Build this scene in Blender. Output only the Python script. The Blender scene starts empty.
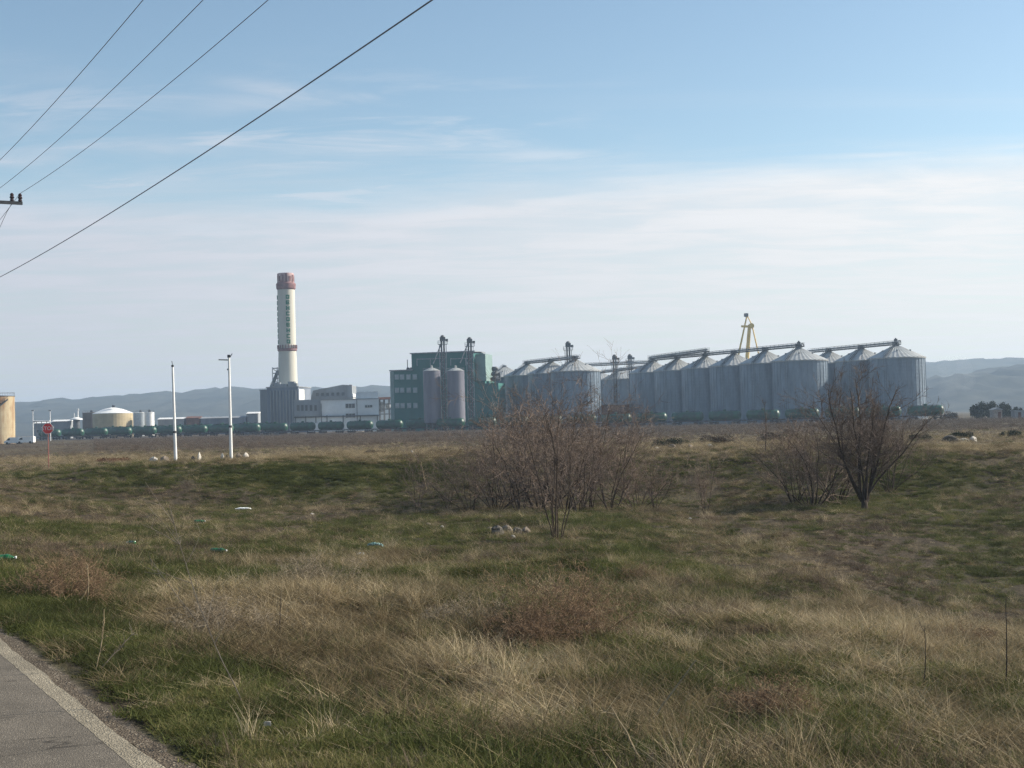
import bpy, math, random
import numpy as np
from mathutils import Vector, Matrix

random.seed(7); rng = np.random.default_rng(11)
scene = bpy.context.scene
R_ = math.radians
# ------------------------------------------------------------------ camera
F = 1350.0; TILT = math.atan(36 / F); ROLL = -0.0262; EYE = 1.7
cam = bpy.data.cameras.new("camera"); cam_o = bpy.data.objects.new("camera", cam)
scene.collection.objects.link(cam_o); scene.camera = cam_o
cam.sensor_width = 36; cam.lens = F / 1024 * 36; cam.clip_start = 0.1; cam.clip_end = 30000
RM = Matrix.Rotation(math.pi / 2 + TILT, 3, 'X') @ Matrix.Rotation(ROLL, 3, 'Z')
cam_o.matrix_world = Matrix.Translation((0, 0, EYE)) @ RM.to_4x4()
cam.dof.use_dof = False
# ------------------------------------------------------------------ world
SUN_AZ, SUN_EL = R_(74), R_(29)       # azimuth from +Y towards +X
world = bpy.data.worlds.new("World"); scene.world = world; world.use_nodes = True
nt = world.node_tree; nt.nodes.clear()
def N(tree, typ, **kw):
    n = tree.nodes.new(typ)
    for k, v in kw.items():
        if k.startswith('i_'): n.inputs[int(k[2:])].default_value = v
        else: setattr(n, k, v)
    return n
def L(tree, a, b): tree.links.new(a, b)
def M_(tree, op, a, b=None, c=None, clamp=False):
    n = tree.nodes.new('ShaderNodeMath'); n.operation = op; n.use_clamp = clamp
    for i, v in enumerate((a, b, c)):
        if v is None: continue
        if isinstance(v, (int, float)): n.inputs[i].default_value = v
        else: tree.links.new(v, n.inputs[i])
    return n.outputs[0]
def SS(tree, v, a, b, o0=0.0, o1=1.0):
    n = tree.nodes.new('ShaderNodeMapRange'); n.interpolation_type = 'SMOOTHSTEP'
    tree.links.new(v, n.inputs[0])
    for i, q in zip((1, 2, 3, 4), (a, b, o0, o1)): n.inputs[i].default_value = q
    return n.outputs[0]
sky = N(nt, 'ShaderNodeTexSky', sky_type='NISHITA', sun_disc=False, sun_elevation=SUN_EL, sun_rotation=SUN_AZ,
        altitude=80, air_density=1.0, dust_density=0.6, ozone_density=1.3)
tc = N(nt, 'ShaderNodeTexCoord'); sp = N(nt, 'ShaderNodeSeparateXYZ'); L(nt, tc.outputs['Generated'], sp.inputs[0])
X_, Y_, Z_ = sp.outputs
hor = M_(nt, 'SQRT', M_(nt, 'ADD', M_(nt, 'MULTIPLY', X_, X_), M_(nt, 'MULTIPLY', Y_, Y_)))
el = M_(nt, 'DIVIDE', Z_, hor)
az = M_(nt, 'ARCTAN2', X_, Y_)
den = M_(nt, 'ADD', M_(nt, 'MAXIMUM', Z_, 0.0), 0.06)
px_ = M_(nt, 'DIVIDE', X_, den); py_ = M_(nt, 'DIVIDE', Y_, den)
cb = N(nt, 'ShaderNodeCombineXYZ'); L(nt, px_, cb.inputs[0]); L(nt, py_, cb.inputs[1])
def wnoise(scale, det, mp, rough=0.55, dist=0.0):
    m = N(nt, 'ShaderNodeMapping'); m.inputs['Scale'].default_value = mp[0]; m.inputs['Location'].default_value = mp[1]
    m.inputs['Rotation'].default_value = (0, 0, mp[2])
    L(nt, cb.outputs[0], m.inputs[0])
    n = N(nt, 'ShaderNodeTexNoise'); n.inputs['Scale'].default_value = scale; n.inputs['Detail'].default_value = det
    n.inputs['Roughness'].default_value = rough; n.inputs['Distortion'].default_value = dist
    L(nt, m.outputs[0], n.inputs['Vector']); return n.outputs['Fac']
n1 = wnoise(0.9, 7, ((0.6, 1.3, 1), (3, 1, 0), 0.12), 0.6, 0.3)      # broad bank edge and body
n2 = wnoise(3.0, 6, ((0.55, 1.3, 1), (0.6, 4.2, 0), 0.2), 0.62, 0.5)      # puffs
n3 = wnoise(1.3, 5, ((0.25, 1.6, 1), (5, 2, 0), -0.08), 0.55, 0.2)     # streaks
edge = M_(nt, 'ADD', el, M_(nt, 'MULTIPLY', M_(nt, 'SUBTRACT', n1, 0.5), -0.085))
edge = M_(nt, 'ADD', edge, M_(nt, 'MULTIPLY', az, -0.02))
bank = SS(nt, edge, 0.195, 0.150)
bank = M_(nt, 'MULTIPLY', bank, M_(nt, 'ADD', 0.74, M_(nt, 'MULTIPLY', SS(nt, n2, 0.34, 0.60), 0.26)))
left = SS(nt, az, 0.16, -0.1)
puff = M_(nt, 'MULTIPLY', SS(nt, n2, 0.49, 0.70), M_(nt, 'MULTIPLY', SS(nt, el, 0.29, 0.19), left))
stre = M_(nt, 'MULTIPLY', SS(nt, n3, 0.56, 0.75), SS(nt, el, 0.28, 0.17))
cloud = M_(nt, 'MAXIMUM', bank, M_(nt, 'MAXIMUM', M_(nt, 'MULTIPLY', puff, 0.6), M_(nt, 'MULTIPLY', stre, 0.15)))
def wisp(a0, e0, sa, se, slope, g):
    dx = M_(nt, 'SUBTRACT', az, a0); dy = M_(nt, 'ADD', M_(nt, 'SUBTRACT', el, e0), M_(nt, 'MULTIPLY', dx, slope))
    q = M_(nt, 'ADD', M_(nt, 'POWER', M_(nt, 'DIVIDE', dx, sa), 2.0), M_(nt, 'POWER', M_(nt, 'DIVIDE', dy, se), 2.0))
    return M_(nt, 'MULTIPLY', M_(nt, 'MULTIPLY', M_(nt, 'EXPONENT', M_(nt, 'MULTIPLY', q, -1.0)), SS(nt, n2, 0.30, 0.66)), g * .65)
for w_ in ((-.150, .244, .055, .0065, .14, .95), (-.19, .236, .05, .010, -.05, .5), (-.10, .242, .012, .003, .2, .5), (-.085, .200, .12, .008, .02, .7), (.02, .195, .08, .008, .03, .7), (-.20, .185, .10, .012, -.1, .8), (-.28, .205, .10, .010, .1, .7), (-.34, .19, .08, .02, 0, .6), (.25, .183, .25, .003, .015, .75), (-.33, .255, .06, .012, 0, .25)):
    cloud = M_(nt, 'MAXIMUM', cloud, wisp(*w_))
cloud = M_(nt, 'MULTIPLY', cloud, 0.92, clamp=True)
bg1 = N(nt, 'ShaderNodeBackground'); tint = N(nt, 'ShaderNodeVectorMath', operation='MULTIPLY'); L(nt, sky.outputs[0], tint.inputs[0]); tint.inputs[1].default_value = (1.02, 1.055, 1.0)
L(nt, tint.outputs[0], bg1.inputs[0]); bg1.inputs[1].default_value = 0.088
bg2 = N(nt, 'ShaderNodeBackground'); bg2.inputs[1].default_value = 0.46
cmix = N(nt, 'ShaderNodeMix', data_type='RGBA')
L(nt, SS(nt, az, -0.4, 0.4), cmix.inputs[0]); cmix.inputs[6].default_value = (0.72, 0.735, 0.81, 1); cmix.inputs[7].default_value = (1.04, 1.015, 1.0, 1)
cs = N(nt, 'ShaderNodeVectorMath', operation='SCALE'); L(nt, cmix.outputs[2], cs.inputs[0])
L(nt, M_(nt, 'MULTIPLY', SS(nt, el, .02, .21, 1.10, 1.22), SS(nt, n2, .3, .7, .95, 1.04)), cs.inputs['Scale'])
L(nt, cs.outputs[0], bg2.inputs[0])
mx = N(nt, 'ShaderNodeMixShader'); L(nt, cloud, mx.inputs[0]); L(nt, bg1.outputs[0], mx.inputs[1]); L(nt, bg2.outputs[0], mx.inputs[2])
wo = N(nt, 'ShaderNodeOutputWorld'); L(nt, mx.outputs[0], wo.inputs[0])
# ------------------------------------------------------------------ sun
sl = bpy.data.lights.new("sun", 'SUN'); sl.energy = 5.0; sl.angle = R_(0.6); sl.color = (1.0, 0.91, 0.77)
so = bpy.data.objects.new("sun", sl); scene.collection.objects.link(so)
sd = Vector((math.sin(SUN_AZ) * math.cos(SUN_EL), math.cos(SUN_AZ) * math.cos(SUN_EL), math.sin(SUN_EL)))
so.rotation_euler = sd.to_track_quat('Z', 'Y').to_euler(); so.location = (60, 20, 80)
vs = scene.view_settings; vs.view_transform = 'Standard'; vs.look = 'None'; vs.exposure = 0.76; vs.gamma = 1.0; vs.use_curve_mapping = False
scene.cycles.use_denoising = True; scene.cycles.denoiser = 'OPENIMAGEDENOISE'; scene.cycles.denoising_prefilter = 'NONE'; scene.cycles.denoising_input_passes = 'RGB_ALBEDO_NORMAL'; scene.cycles.max_bounces = 4; scene.cycles.diffuse_bounces = 2; scene.cycles.glossy_bounces = 2; scene.cycles.volume_bounces = 0; scene.cycles.use_adaptive_sampling = False
HAZE = 0.00023
# ------------------------------------------------------------------ projection helpers (layout only)
RMn = np.array(RM)
def ray(px, py): return RMn @ np.array([(px - 512) / F, (384 - py) / F, -1.0])
def at(px, py, Y):
    d = ray(px, py); return np.array([0, 0, EYE]) + d * (Y / d[1])
def proj(P):
    c = (np.asarray(P) - np.array([0, 0, EYE])) @ RMn
    return 512 + F * c[..., 0] / -c[..., 2], 384 - F * c[..., 1] / -c[..., 2]
def zpx(px, py, Y): return at(px, py, Y)[2]
def xpx(px, py, Y): return at(px, py, Y)[0]
# ------------------------------------------------------------------ numpy value noise
_T = rng.random((256, 256))
def vnoise(x, y):
    xi = np.floor(x).astype(int); yi = np.floor(y).astype(int); fx = x - xi; fy = y - yi
    fx = fx * fx * (3 - 2 * fx); fy = fy * fy * (3 - 2 * fy)
    a = _T[xi & 255, yi & 255]; b = _T[(xi + 1) & 255, yi & 255]; c = _T[xi & 255, (yi + 1) & 255]; d = _T[(xi + 1) & 255, (yi + 1) & 255]
    return (a * (1 - fx) + b * fx) * (1 - fy) + (c * (1 - fx) + d * fx) * fy
def fbm(x, y, o=4, seed=0):
    s = 0; a = 0.5; t = 0
    for k in range(o):
        s = s + a * vnoise(x * 2 ** k + 17.3 * k + seed * 31.7, y * 2 ** k + 9.1 * k + seed * 12.9); t += a; a *= 0.5
    return s / t
def sstep(v, a, b):
    t = np.clip((v - a) / (b - a), 0, 1); return t * t * (3 - 2 * t)
# ------------------------------------------------------------------ terrain height
DL = np.array([0, 5, 8, 10, 14, 20, 28, 36, 46, 56, 66, 76, 100, 150, 250, 450, 1000, 9000.])
COLS = [-50, 150, 400, 560, 750, 1000, 1300]
ZT = np.array([
 [0, 0, 0, -.05, -.1, -.25, -.45, -.65, -.85, -.95, -.9, -.65, -.85, -1.2, -1.5, -1.6, -2, -6],
 [0, 0, -.03, -.1, -.25, -.5, -.85, -1.15, -1.55, -1.85, -2.0, -.38, -.8, -1.2, -1.5, -1.6, -2, -6],
 [0, 0, -.08, -.2, -.4, -.75, -1.1, -1.38, -1.75, -2.1, -2.35, -.34, -.75, -1.2, -1.5, -1.6, -2, -6],
 [0, -.03, -.12, -.25, -.5, -.85, -1.15, -1.42, -1.8, -2.15, -2.4, -.32, -.7, -1.2, -1.5, -1.6, -2, -6],
 [0, -.05, -.2, -.4, -.7, -1.1, -1.75, -2.15, -2.35, -2.4, -2.35, -.36, -.7, -1.2, -1.5, -1.6, -2, -6],
 [0, -.08, -.3, -.55, -.95, -1.5, -3.1, -3.5, -3.3, -2.8, -2.1, -.5, -.7, -1.2, -1.5, -1.6, -2, -6],
 [0, -.08, -.3, -.6, -1.1, -1.8, -3.3, -3.7, -3.4, -2.8, -1.9, -.55, -.7, -1.2, -1.5, -1.6, -2, -6]])
CA = np.arctan((np.array(COLS) - 512) / F)
# road edge line
def _g0(px, py): d = ray(px, py); return (d * (-EYE / d[2]))[:2]
E0 = _g0(0, 655); E1 = _g0(130, 767); ed = (E1 - E0) / np.linalg.norm(E1 - E0)
en = np.array([-ed[1], ed[0]])
if en[0] < 0: en = -en          # pointing to the field side (right)
def edge_dist(x, y): return (x - E0[0]) * en[0] + (y - E0[1]) * en[1]     # >0 on the field side
def height(x, y, fine=True):
    x = np.asarray(x, float); y = np.asarray(y, float)
    r = np.hypot(x, y); a = np.clip(np.arctan2(x, np.maximum(y, 1e-3)), CA[0], CA[-1])
    w = np.where(y < 0, 0.0, 1.0) * sstep(y, -3, 6)
    # smooth (monotone-ish) interpolation in log distance
    t = np.interp(r, DL, np.arange(len(DL))); i = np.clip(t.astype(int), 0, len(DL) - 2); f = t - i
    i0 = np.maximum(i - 1, 0); i3 = np.minimum(i + 2, len(DL) - 1)
    c = np.interp(a, CA, np.arange(len(CA))); j = np.clip(c.astype(int), 0, len(CA) - 2); g = c - j; g = g * g * (3 - 2 * g)
    def row(jj):
        p0, p1, p2, p3 = ZT[jj, i0], ZT[jj, i], ZT[jj, i + 1], ZT[jj, i3]
        return p1 + 0.5 * f * (p2 - p0 + f * (2 * p0 - 5 * p1 + 4 * p2 - p3 + f * (3 * (p1 - p2) + p3 - p0)))
    z = row(j) * (1 - g) + row(j + 1) * g
    z = z * w
    if fine:
        k = sstep(r, 4, 12)
        z = z + (fbm(x / 3.1, y / 3.1, 4) - .5) * 0.42 * k + (fbm(x / 0.9, y / 0.9, 3, 3) - .5) * 0.20 * (.4 + .6 * k)
        z = z + (fbm(x / 14, y / 14, 3, 5) - .5) * 0.30 * sstep(r, 14, 40) * (1 - 0.6 * sstep(r, 64, 80))
    e = edge_dist(x, y)
    z = np.where(e < 0.33, -0.012, 0) + z * sstep(e, 0.30, 2.2)
    far = sstep(r, 60, 140)
    return z * (1 - far * 0) 
def hz(x, y, fine=True): return float(height(np.array([x]), np.array([y]), fine)[0])
def hxy(x, y): return hz(x, y)
def gpt(px, py):
    """ground point seen at a pixel"""
    d = ray(px, py); d = d / d[1]; lo = None
    ys = np.geomspace(5, 900, 1500); P = np.array([0, 0, EYE]) + d[None] * ys[:, None]
    g = height(P[:, 0], P[:, 1]); k = np.argmax(P[:, 2] < g); return P[k, 0], P[k, 1], g[k]
# ------------------------------------------------------------------ vegetation cover (0 straw, 1 green, 2 brown)
BL = [(430, 580, 190, 9, 1, 4.0), (620, 574, 90, 10, 1, 3.5), (330, 574, 70, 7, 1, 3.0), (570, 552, 110, 8, 1, 3.0), (800, 700, 220, 60, 1, .3),
      (270, 477, 160, 9, 1, 4.5), (480, 470, 130, 9, 1, 2.5), (640, 480, 160, 14, 2, 1.0), (540, 505, 200, 8, 2, 1.5), (980, 545, 100, 30, 1, .6), (860, 575, 170, 22, 2, 1.8), (700, 545, 160, 14, 2, 1.0), (940, 470, 130, 12, 1, 1.0), (650, 462, 100, 6, 1, 1.3), (700, 600, 200, 14, 1, .6), 
      (850, 507, 60, 5, 1, .9), (30, 610, 60, 12, 1, .7), (660, 470, 60, 12, 1, .4), (170, 470, 70, 6, 1, .8),
      (540, 700, 130, 50, 0, 1.6), (350, 650, 150, 40, 0, 1.0), (290, 565, 90, 7, 0, 4.0), (750, 640, 200, 24, 0, .35), (250, 461, 250, 3.5, 0, 5.0), (560, 455, 200, 3.5, 0, 4.5), (880, 448, 220, 3.5, 0, 4.5), (300, 510, 260, 3, 0, .8),
      (130, 590, 100, 20, 0, .6), (900, 612, 140, 8, 0, .7), (700, 585, 150, 6, 0, .6), (250, 610, 100, 30, 0, .6),
      (490, 558, 90, 10, 2, 1.4), (680, 558, 60, 8, 2, 1.2), (570, 622, 45, 16, 2, 1.6), (770, 540, 150, 25, 2, .9), (540, 494, 130, 9, 2, 2.0), (60, 560, 90, 18, 2, .9), (150, 500, 160, 12, 2, .9),
      (820, 600, 70, 8, 2, .6), (400, 525, 200, 14, 2, .6), (770, 705, 60, 12, 2, 1.2), (60, 590, 40, 14, 2, .7), (500, 441, 700, 8, 2, .9)]
def cover(x, y):
    z = height(x, y, False); u, v = proj(np.stack([x, y, z], -1))
    s = np.maximum(np.hypot(x, y) / 12, .6)
    rr_ = np.hypot(x, y); fb = sstep(rr_, 77, 86); fc = sstep(rr_, 120, 180); mid = sstep(rr_, 20, 32) * (1 - fb); w = [0.24 + .6 * fb - .5 * fc - .10 * mid, 0.36 - .29 * fb, 0.42 + .55 * mid + .7 * fb + 1.6 * fc]
    for cx, cy, sx, sy, k, a in BL:
        w[k] = w[k] + a * np.exp(-((u - cx) / sx) ** 2 - ((v - cy) / sy) ** 2)
    e = edge_dist(x, y); near = sstep(np.hypot(x, y), 26, 12)
    w[1] = w[1] + 3.0 * np.exp(-((e - 0.85) / 0.6) ** 2) * near
    w[0] = w[0] + .5 * np.exp(-((e - 2.4) / 0.8) ** 2) * near
    for k in range(3):
        w[k] = w[k] * np.exp(5.0 * (1 - .45 * sstep(rr_, 45, 72)) * (fbm(x / 1.5 / np.sqrt(s), y / 2.6 / np.sqrt(s), 4, 10 + k) - .5) + 3.0 * (fbm(x / 7, y / 11, 3, 20 + k) - .5))
    t = w[0] + w[1] + w[2]; return w[0] / t, w[1] / t, w[2] / t
# ------------------------------------------------------------------ mesh builder
class MB:
    def __init__(s): s.v = []; s.f = []; s.n = 0
    def add(s, vs, fs):
        b = s.n; s.v.extend([tuple(map(float, p)) for p in vs]); s.f.extend([tuple(b + i for i in q) for q in fs]); s.n += len(vs); return s
    def box(s, c, d, rz=0.0, ry=0.0, rx=0.0):
        m = Matrix.Translation(c) @ Matrix.Rotation(rz, 4, 'Z') @ Matrix.Rotation(ry, 4, 'Y') @ Matrix.Rotation(rx, 4, 'X')
        x, y, z = d[0] / 2, d[1] / 2, d[2] / 2
        vs = [m @ Vector((a * x, b * y, e * z)) for e in (-1, 1) for b in (-1, 1) for a in (-1, 1)]
        return s.add(vs, [(0, 2, 3, 1), (4, 5, 7, 6), (0, 1, 5, 4), (2, 6, 7, 3), (0, 4, 6, 2), (1, 3, 7, 5)])
    def tube(s, p0, p1, r0, r1=None, n=8, cap=True):
        r1 = r0 if r1 is None else r1
        p0 = Vector(p0); p1 = Vector(p1); d = (p1 - p0)
        if d.length < 1e-6: return s
        d.normalize(); a = d.orthogonal().normalized(); b = d.cross(a)
        vs = []
        for p, r in ((p0, r0), (p1, r1)):
            for k in range(n):
                t = 2 * math.pi * k / n; vs.append(p + (a * math.cos(t) + b * math.sin(t)) * r)
        fs = [(k, (k + 1) % n, n + (k + 1) % n, n + k) for k in range(n)]
        if cap: fs += [tuple(range(n - 1, -1, -1)), tuple(range(n, 2 * n))]
        return s.add(vs, fs)
    def path(s, pts, rs, n=4):
        pts = [Vector(p) for p in pts]
        up = Vector((0.13, 0.31, 1)); vs = []
        for i, p in enumerate(pts):
            d = (pts[min(i + 1, len(pts) - 1)] - pts[max(i - 1, 0)])
            d = d.normalized() if d.length > 1e-9 else Vector((0, 0, 1))
            a = d.cross(up)
            a = a.normalized() if a.length > 1e-3 else Vector((1, 0, 0)); b = d.cross(a)
            r = rs[i] if hasattr(rs, '__len__') else rs
            for k in range(n):
                t = 2 * math.pi * k / n; vs.append(p + (a * math.cos(t) + b * math.sin(t)) * r)
        fs = [(i * n + k, i * n + (k + 1) % n, (i + 1) * n + (k + 1) % n, (i + 1) * n + k) for i in range(len(pts) - 1) for k in range(n)]
        return s.add(vs, fs)
    def lathe(s, prof, n=32, c=(0, 0, 0), a0=0.0):
        vs = []
        for r, z in prof:
            for k in range(n):
                t = a0 + 2 * math.pi * k / n; vs.append((c[0] + r * math.cos(t), c[1] + r * math.sin(t), c[2] + z))
        fs = [(i * n + k, i * n + (k + 1) % n, (i + 1) * n + (k + 1) % n, (i + 1) * n + k) for i in range(len(prof) - 1) for k in range(n)]
        return s.add(vs, fs)
    def disc(s, c, r, z, n=32, up=True):
        vs = [(c[0] + r * math.cos(2 * math.pi * k / n), c[1] + r * math.sin(2 * math.pi * k / n), z) for k in range(n)]
        return s.add(vs, [tuple(range(n)) if up else tuple(range(n - 1, -1, -1))])
    def prism(s, poly, y0, y1, m=None):
        """poly in xz, extruded along y"""
        n = len(poly); vs = [(x, y0, z) for x, z in poly] + [(x, y1, z) for x, z in poly]
        if m is not None: vs = [m @ Vector(v) for v in vs]
        return s.add(vs, [tuple(range(n)), tuple(range(2 * n - 1, n - 1, -1))] + [(k, n + k, n + (k + 1) % n, (k + 1) % n) for k in range(n)])
    def mesh(s, name, smooth=False):
        me = bpy.data.meshes.new(name); me.from_pydata(s.v, [], s.f); me.update()
        if smooth: me.polygons.foreach_set('use_smooth', [True] * len(me.polygons))
        return me
def link(name, me, mat, parent=None, loc=None, rz=0.0):
    o = bpy.data.objects.new(name, me); scene.collection.objects.link(o)
    if mat is not None: me.materials.append(mat)
    if parent is not None: o.parent = parent
    if loc is not None: o.location = loc
    if rz: o.rotation_euler = (0, 0, rz)
    return o
def part(name, mb, mat, parent, smooth=False, label=None):
    o = link(name, mb.mesh(name, smooth), mat, parent)
    if label: o['label'] = label
    return o
def tag(o, label, cat, group=None):
    o['label'] = label; o['category'] = cat
    if group: o['group'] = group
    return o
def thing(name, label, cat, loc=(0, 0, 0), rz=0.0, group=None):
    o = bpy.data.objects.new(name, None); scene.collection.objects.link(o); o.empty_display_size = .3
    o.location = loc; o.rotation_euler = (0, 0, rz); return tag(o, label, cat, group)
def solo(name, mb, mat, label, cat, loc=(0, 0, 0), rz=0.0, group=None, smooth=False):
    o = link(name, mb.mesh(name, smooth), mat, None, loc, rz); return tag(o, label, cat, group)
def dup(root, loc, rz=None, label=None, scale=None):
    r = root.copy(); scene.collection.objects.link(r); r.location = loc
    if rz is not None: r.rotation_euler = (0, 0, rz)
    if scale is not None: r.scale = scale
    if label: r['label'] = label
    for ch in list(root.children):
        c = ch.copy(); scene.collection.objects.link(c); c.parent = r
        for g in ch.children:
            d = g.copy(); scene.collection.objects.link(d); d.parent = c
    return r
# ------------------------------------------------------------------ materials
def mat(name, col, rough=0.8, metal=0.0, var=0.15, scale=3.0, col2=None, streak=None, bump=0.0, spec=0.3, bscale=None):
    m = bpy.data.materials.new(name); m.use_nodes = True; t = m.node_tree; b = t.nodes['Principled BSDF']
    b.inputs['Roughness'].default_value = rough; b.inputs['Metallic'].default_value = metal
    b.inputs['Specular IOR Level'].default_value = spec
    tcn = N(t, 'ShaderNodeTexCoord'); mp = N(t, 'ShaderNodeMapping'); L(t, tcn.outputs['Object'], mp.inputs[0])
    if streak: mp.inputs['Scale'].default_value = streak
    no = N(t, 'ShaderNodeTexNoise'); no.inputs['Scale'].default_value = scale; no.inputs['Detail'].default_value = 6; no.inputs['Roughness'].default_value = .65
    L(t, mp.outputs[0], no.inputs['Vector'])
    cr = N(t, 'ShaderNodeValToRGB'); L(t, no.outputs['Fac'], cr.inputs[0])
    c2 = col2 if col2 else tuple(c * (1 - 2 * var) for c in col)
    c1 = col if col2 else tuple(min(1, c * (1 + var)) for c in col)
    cr.color_ramp.elements[0].position = .36; cr.color_ramp.elements[0].color = (*c2, 1)
    cr.color_ramp.elements[1].position = .62; cr.color_ramp.elements[1].color = (*c1, 1)
    L(t, cr.outputs[0], b.inputs['Base Color'])
    if bump:
        n2_ = N(t, 'ShaderNodeTexNoise'); n2_.inputs['Scale'].default_value = bscale or scale * 6; n2_.inputs['Detail'].default_value = 5
        L(t, tcn.outputs['Object'], n2_.inputs['Vector'])
        bp = N(t, 'ShaderNodeBump'); bp.inputs['Strength'].default_value = bump; bp.inputs['Distance'].default_value = .05
        L(t, n2_.outputs['Fac'], bp.inputs['Height']); L(t, bp.outputs[0], b.inputs['Normal'])
    return m
GALV = mat('galvanised', (.17, .22, .275), .40, .15, .14, .5, streak=(1, 1, .25), spec=.5)
GROOF = mat('galvanised_roof', (.40, .41, .40), .5, .1, .1, .6, spec=.5)
STEEL = mat('dark_steel', (.09, .10, .11), .6, .3, .2, .8)
STEELL = mat('grey_steel', (.26, .28, .30), .55, .3, .2, .8)
CREAM = mat('cream_concrete', (.56, .545, .47), .85, 0, .08, .12, col2=(.47, .45, .385), streak=(1, 1, .15))
REDP = mat('faded_red', (.20, .10, .10), .75, 0, .2, .5)
REDW = mat('pinkish_white', (.56, .42, .41), .75, 0, .1, .45, col2=(.28, .13, .12))
GREENT = mat('green_paint', (.012, .15, .08), .6, 0, .1, 1)
TEAL = mat('teal_cladding', (.034, .155, .142), .7, 0, .15, .15, col2=(.024, .115, .108), streak=(1, 1, .3))
TEALL = mat('pale_teal_trim_and_sunlit', (.20, .29, .28), .6, 0, .1, .2)  # trim and window frames, also sunlight painted on the mill's right side
LILAC = mat('grey_lilac_steel', (.19, .19, .225), .42, .05, .1, .4, col2=(.12, .12, .155), streak=(1, 1, .15))
GREYC = mat('grey_concrete', (.25, .27, .29), .85, 0, .15, .2, streak=(1, 1, .2))
BLUEC = mat('blue_grey_cladding', (.17, .20, .25), .7, 0, .15, .2, streak=(1, 1, .2))
WHITE = mat('white_render', (.68, .71, .72), .7, 0, .06, .2)
WHITEP = mat('white_paint', (.78, .78, .76), .5, 0, .05, 1)
WINP = mat('pale_window', (.30, .36, .38), .25, 0, .1, 1, spec=.6)
WIND = mat('dark_window', (.03, .04, .05), .2, 0, .1, 1, spec=.6)
BROWNR = mat('rusty_brown', (.16, .08, .06), .85, 0, .25, .4)
YEL = mat('yellow_paint', (.72, .48, .09), .6, 0, .12, .5)
TANKG = mat('wagon_green', (.013, .100, .056), .42, .0, .2, .45, col2=(.012, .042, .03), spec=.4)
WAGD = mat('wagon_underframe', (.03, .03, .03), .8, 0, .2, 1)
RUSTY = mat('rust_streaked_cream', (.42, .35, .22), .7, 0, 0, .35, col2=(.24, .13, .06), streak=(1, 1, .35))
TANKC = mat('cream_tank', (.42, .345, .21), .6, 0, .08, .3)
TANKB = mat('brown_tank', (.10, .075, .06), .7, 0, .1, .3)
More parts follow.
